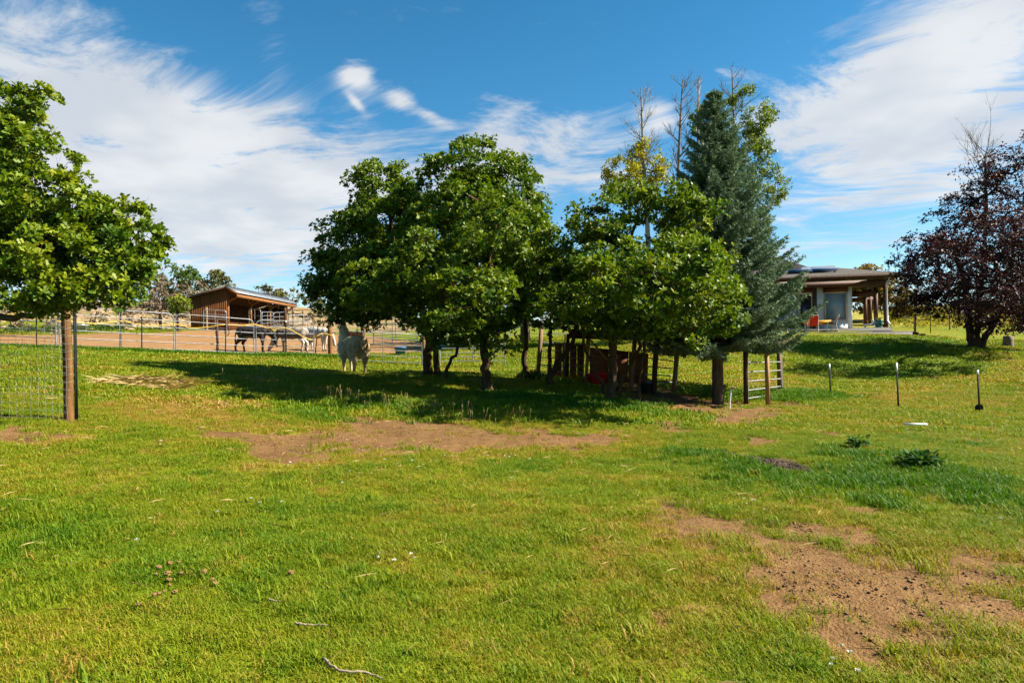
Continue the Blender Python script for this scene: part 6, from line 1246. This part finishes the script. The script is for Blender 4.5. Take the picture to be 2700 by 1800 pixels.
# dry seed stems at the edge of the shade
n = 150; e0 = [gp(a, b2) for a, b2 in ((640, 1000), (800, 1040), (900, 1055), (1000, 1075), (1150, 1095), (1350, 1120))]
pp = []; 
for i in range(n):
    f = r_.uniform(0, len(e0) - 1.001); j = int(f); q = e0[j].lerp(e0[j + 1], f - j); pp.append((q.x + r_.normal(0, .25), q.y + r_.normal(0, .35)))
pp = np.array(pp); hs = r_.uniform(.12, .34, n); ln = r_.normal(0, .12, (n, 2))
me = tubes('seed_stems', [(np.array([(x, y, hz(x, y)), (x + l[0] * h * .5, y + l[1] * h * .5, hz(x, y) + h * .6), (x + l[0] * h, y + l[1] * h, hz(x, y) + h), (x + l[0] * h * 1.1, y + l[1] * h * 1.1, hz(x, y) + h * 1.08)]), np.array([.002, .002, .006, .0015])) for (x, y), h, l in zip(pp, hs, ln)], 4)
fattr(me, 'tint', r_.uniform(0, 1, len(me.vertices))); w_ = part('seed_stems', me, straw_m, None); tag(w_, 'thin dry seed stems along the edge of the oak shade', 'weeds', kind='stuff')
# low sage and rubble on the slopes
def rock_scatter(n, poly_px, size, seed, name, label, mat_):
    r = np.random.default_rng(seed); pg = poly(poly_px); xs = r.uniform(pg[:, 0].min(), pg[:, 0].max(), n * 3); ys = r.uniform(pg[:, 1].min(), pg[:, 1].max(), n * 3); k2 = sdist(xs, ys, pg) > 0; xs, ys = xs[k2][:n], ys[k2][:n]; n = len(xs)
    bm = bmesh.new(); bmesh.ops.create_icosphere(bm, subdivisions=1, radius=1); bm.verts.ensure_lookup_table(); bv = np.array([tuple(v.co) for v in bm.verts]); bf = np.array([[v.index for v in f.verts] for f in bm.faces]); bm.free()
    s_ = size * r.uniform(.4, 1.4, n); V = np.stack([xs, ys, H(xs, ys)], 1)[:, None] + bv[None] * s_[:, None, None] * (1 + .2 * r.normal(size=(n, len(bv), 1))) * np.array([1.2, 1, .6]); Fc = (bf[None] + (np.arange(n) * len(bv))[:, None, None]).reshape(-1, 3)
    o = part(name, mesh_np(name, V.reshape(-1, 3), Fc), mat_, None); return tag(o, label, 'rubble', kind='stuff')
rubble_m = std_mat('rubble', (.16, .095, .055), .95, (.38, .27, .17), 2, .1)
rock_scatter(420, [(0, 878), (400, 872), (520, 860), (500, 830), (300, 815), (0, 815)], .16, 5, 'rubble', 'stones and clods strewn over the slope behind the pen', rubble_m)
sage_m = leaf_mat('sagebrush leaves', [(0, (.06, .065, .03)), (.5, (.15, .155, .075)), (1, (.27, .26, .13))], 'tint', .2, .8, .1)
def sage_field(n, poly_px, seed, name, label, size, mat_, leaves=70):
    r = np.random.default_rng(seed); pg = poly(poly_px); xs = r.uniform(pg[:, 0].min(), pg[:, 0].max(), n * 4); ys = r.uniform(pg[:, 1].min(), pg[:, 1].max(), n * 4); k2 = sdist(xs, ys, pg) > 0; xs, ys = xs[k2][:n], ys[k2][:n]; n = len(xs)
    c = np.stack([xs, ys, H(xs, ys)], 1); s_ = size * r.uniform(.5, 1.5, n); ci = np.repeat(np.arange(n), leaves); u = sphere(r, len(ci)); u[:, 2] = np.abs(u[:, 2]); pos = c[ci] + u * s_[ci][:, None] * r.uniform(.5, 1, len(ci))[:, None]
    V, Fc = place(LEAF_KITE, pos, u + np.array([0, 0, .5]) + r.normal(size=u.shape) * .3, r.normal(size=u.shape), s_[ci] * r.uniform(.25, .5, len(ci))); me = mesh_np(name, V, Fc); fattr(me, 'tint', np.repeat(np.clip(r.normal(.5, .2, n)[ci] + r.normal(0, .15, len(ci)), 0, 1), 4)); o = part(name, me, mat_, None); return tag(o, label, 'brush', kind='stuff')
sage_field(60, [(2350, 856), (2500, 850), (2700, 850), (2900, 850), (2900, 812), (2500, 812), (2330, 824)], 6, 'sagebrush', 'pale sagebrush on the yellow slope behind the garden gate', .42, sage_m)
sage_field(150, [(0, 872), (300, 868), (480, 850), (900, 850), (900, 835), (600, 818), (300, 806), (0, 810)], 7, 'low_brush', 'low dry brush on the slope behind the pen', .38, scrub_grey, 60)
sage_field(70, [(0, 880), (300, 876), (400, 872), (300, 862), (0, 868)], 8, 'green_weeds', 'green weeds at the foot of the slope behind the pen', .25, scrub_green, 50)
hillg = leaf_mat('tall yellow grass', [(0, (.16, .15, .02)), (.6, (.30, .26, .035)), (1, (.40, .28, .09))], 'tint', .3, .7, .1)
sage_field(900, [(2350, 862), (2420, 866), (2560, 862), (2900, 868), (2900, 812), (2500, 812), (2330, 824)], 9, 'tall_grass', 'tall yellow grass on the slope behind the garden gate', .28, hillg, 26)

def clods(n, items, size, seed, name, label, mat_):
    """crumbs of soil, as many as the bare patches carry"""
    r = np.random.default_rng(seed); P_ = []
    for pg, k2 in items:
        xs = r.uniform(pg[:, 0].min(), pg[:, 0].max(), int(n * k2) * 3); ys = r.uniform(pg[:, 1].min(), pg[:, 1].max(), int(n * k2) * 3); q = (sdist(xs, ys, pg) > .02) & (fbm(xs, ys, 1.6, 3, 19) > .46); P_.append(np.stack([xs[q], ys[q]], 1)[:int(n * k2)])
    p = np.concatenate(P_); n = len(p); bv = np.array([(1, 0, 0), (-1, 0, 0), (0, 1, 0), (0, -1, 0), (0, 0, 1), (0, 0, -1)], float); bf = np.array([(0, 2, 4), (2, 1, 4), (1, 3, 4), (3, 0, 4), (2, 0, 5), (1, 2, 5), (3, 1, 5), (0, 3, 5)])
    s_ = size * r.uniform(.3, 1.0, n) ** 1.5; V = np.stack([p[:, 0], p[:, 1], H(p[:, 0], p[:, 1]) - .015], 1)[:, None] + bv[None] * s_[:, None, None] * (1 + .3 * r.normal(size=(n, 6, 1))) * np.array([1.2, 1, .8])
    o = part(name, mesh_np(name, V.reshape(-1, 3), (bf[None] + (np.arange(n) * 6)[:, None, None]).reshape(-1, 3)), mat_, None); return tag(o, label, 'soil', kind='stuff')
clod_m = std_mat('soil clods', (.075, .043, .021), .95, (.19, .115, .055), 3, .1)
clods(450, [(DIRT[0][0], 1.0), (DIRT[1][0], 1.3), (DIRT[2][0], .5), (DIRT[5][0], .4), (DIRT[6][0], .5)], .014, 4, 'soil_clods', 'loose soil clods and small stones on the bare patches', clod_m)
gravel_m = std_mat('dark gravel bits', (.020, .014, .010), .9, (.09, .065, .05), 3, .1)
clods(900, [(MULCH[0][0], 1.0)], .018, 5, 'dark_gravel', 'dark gravel heaped in the bare strip of the lush grass', gravel_m)
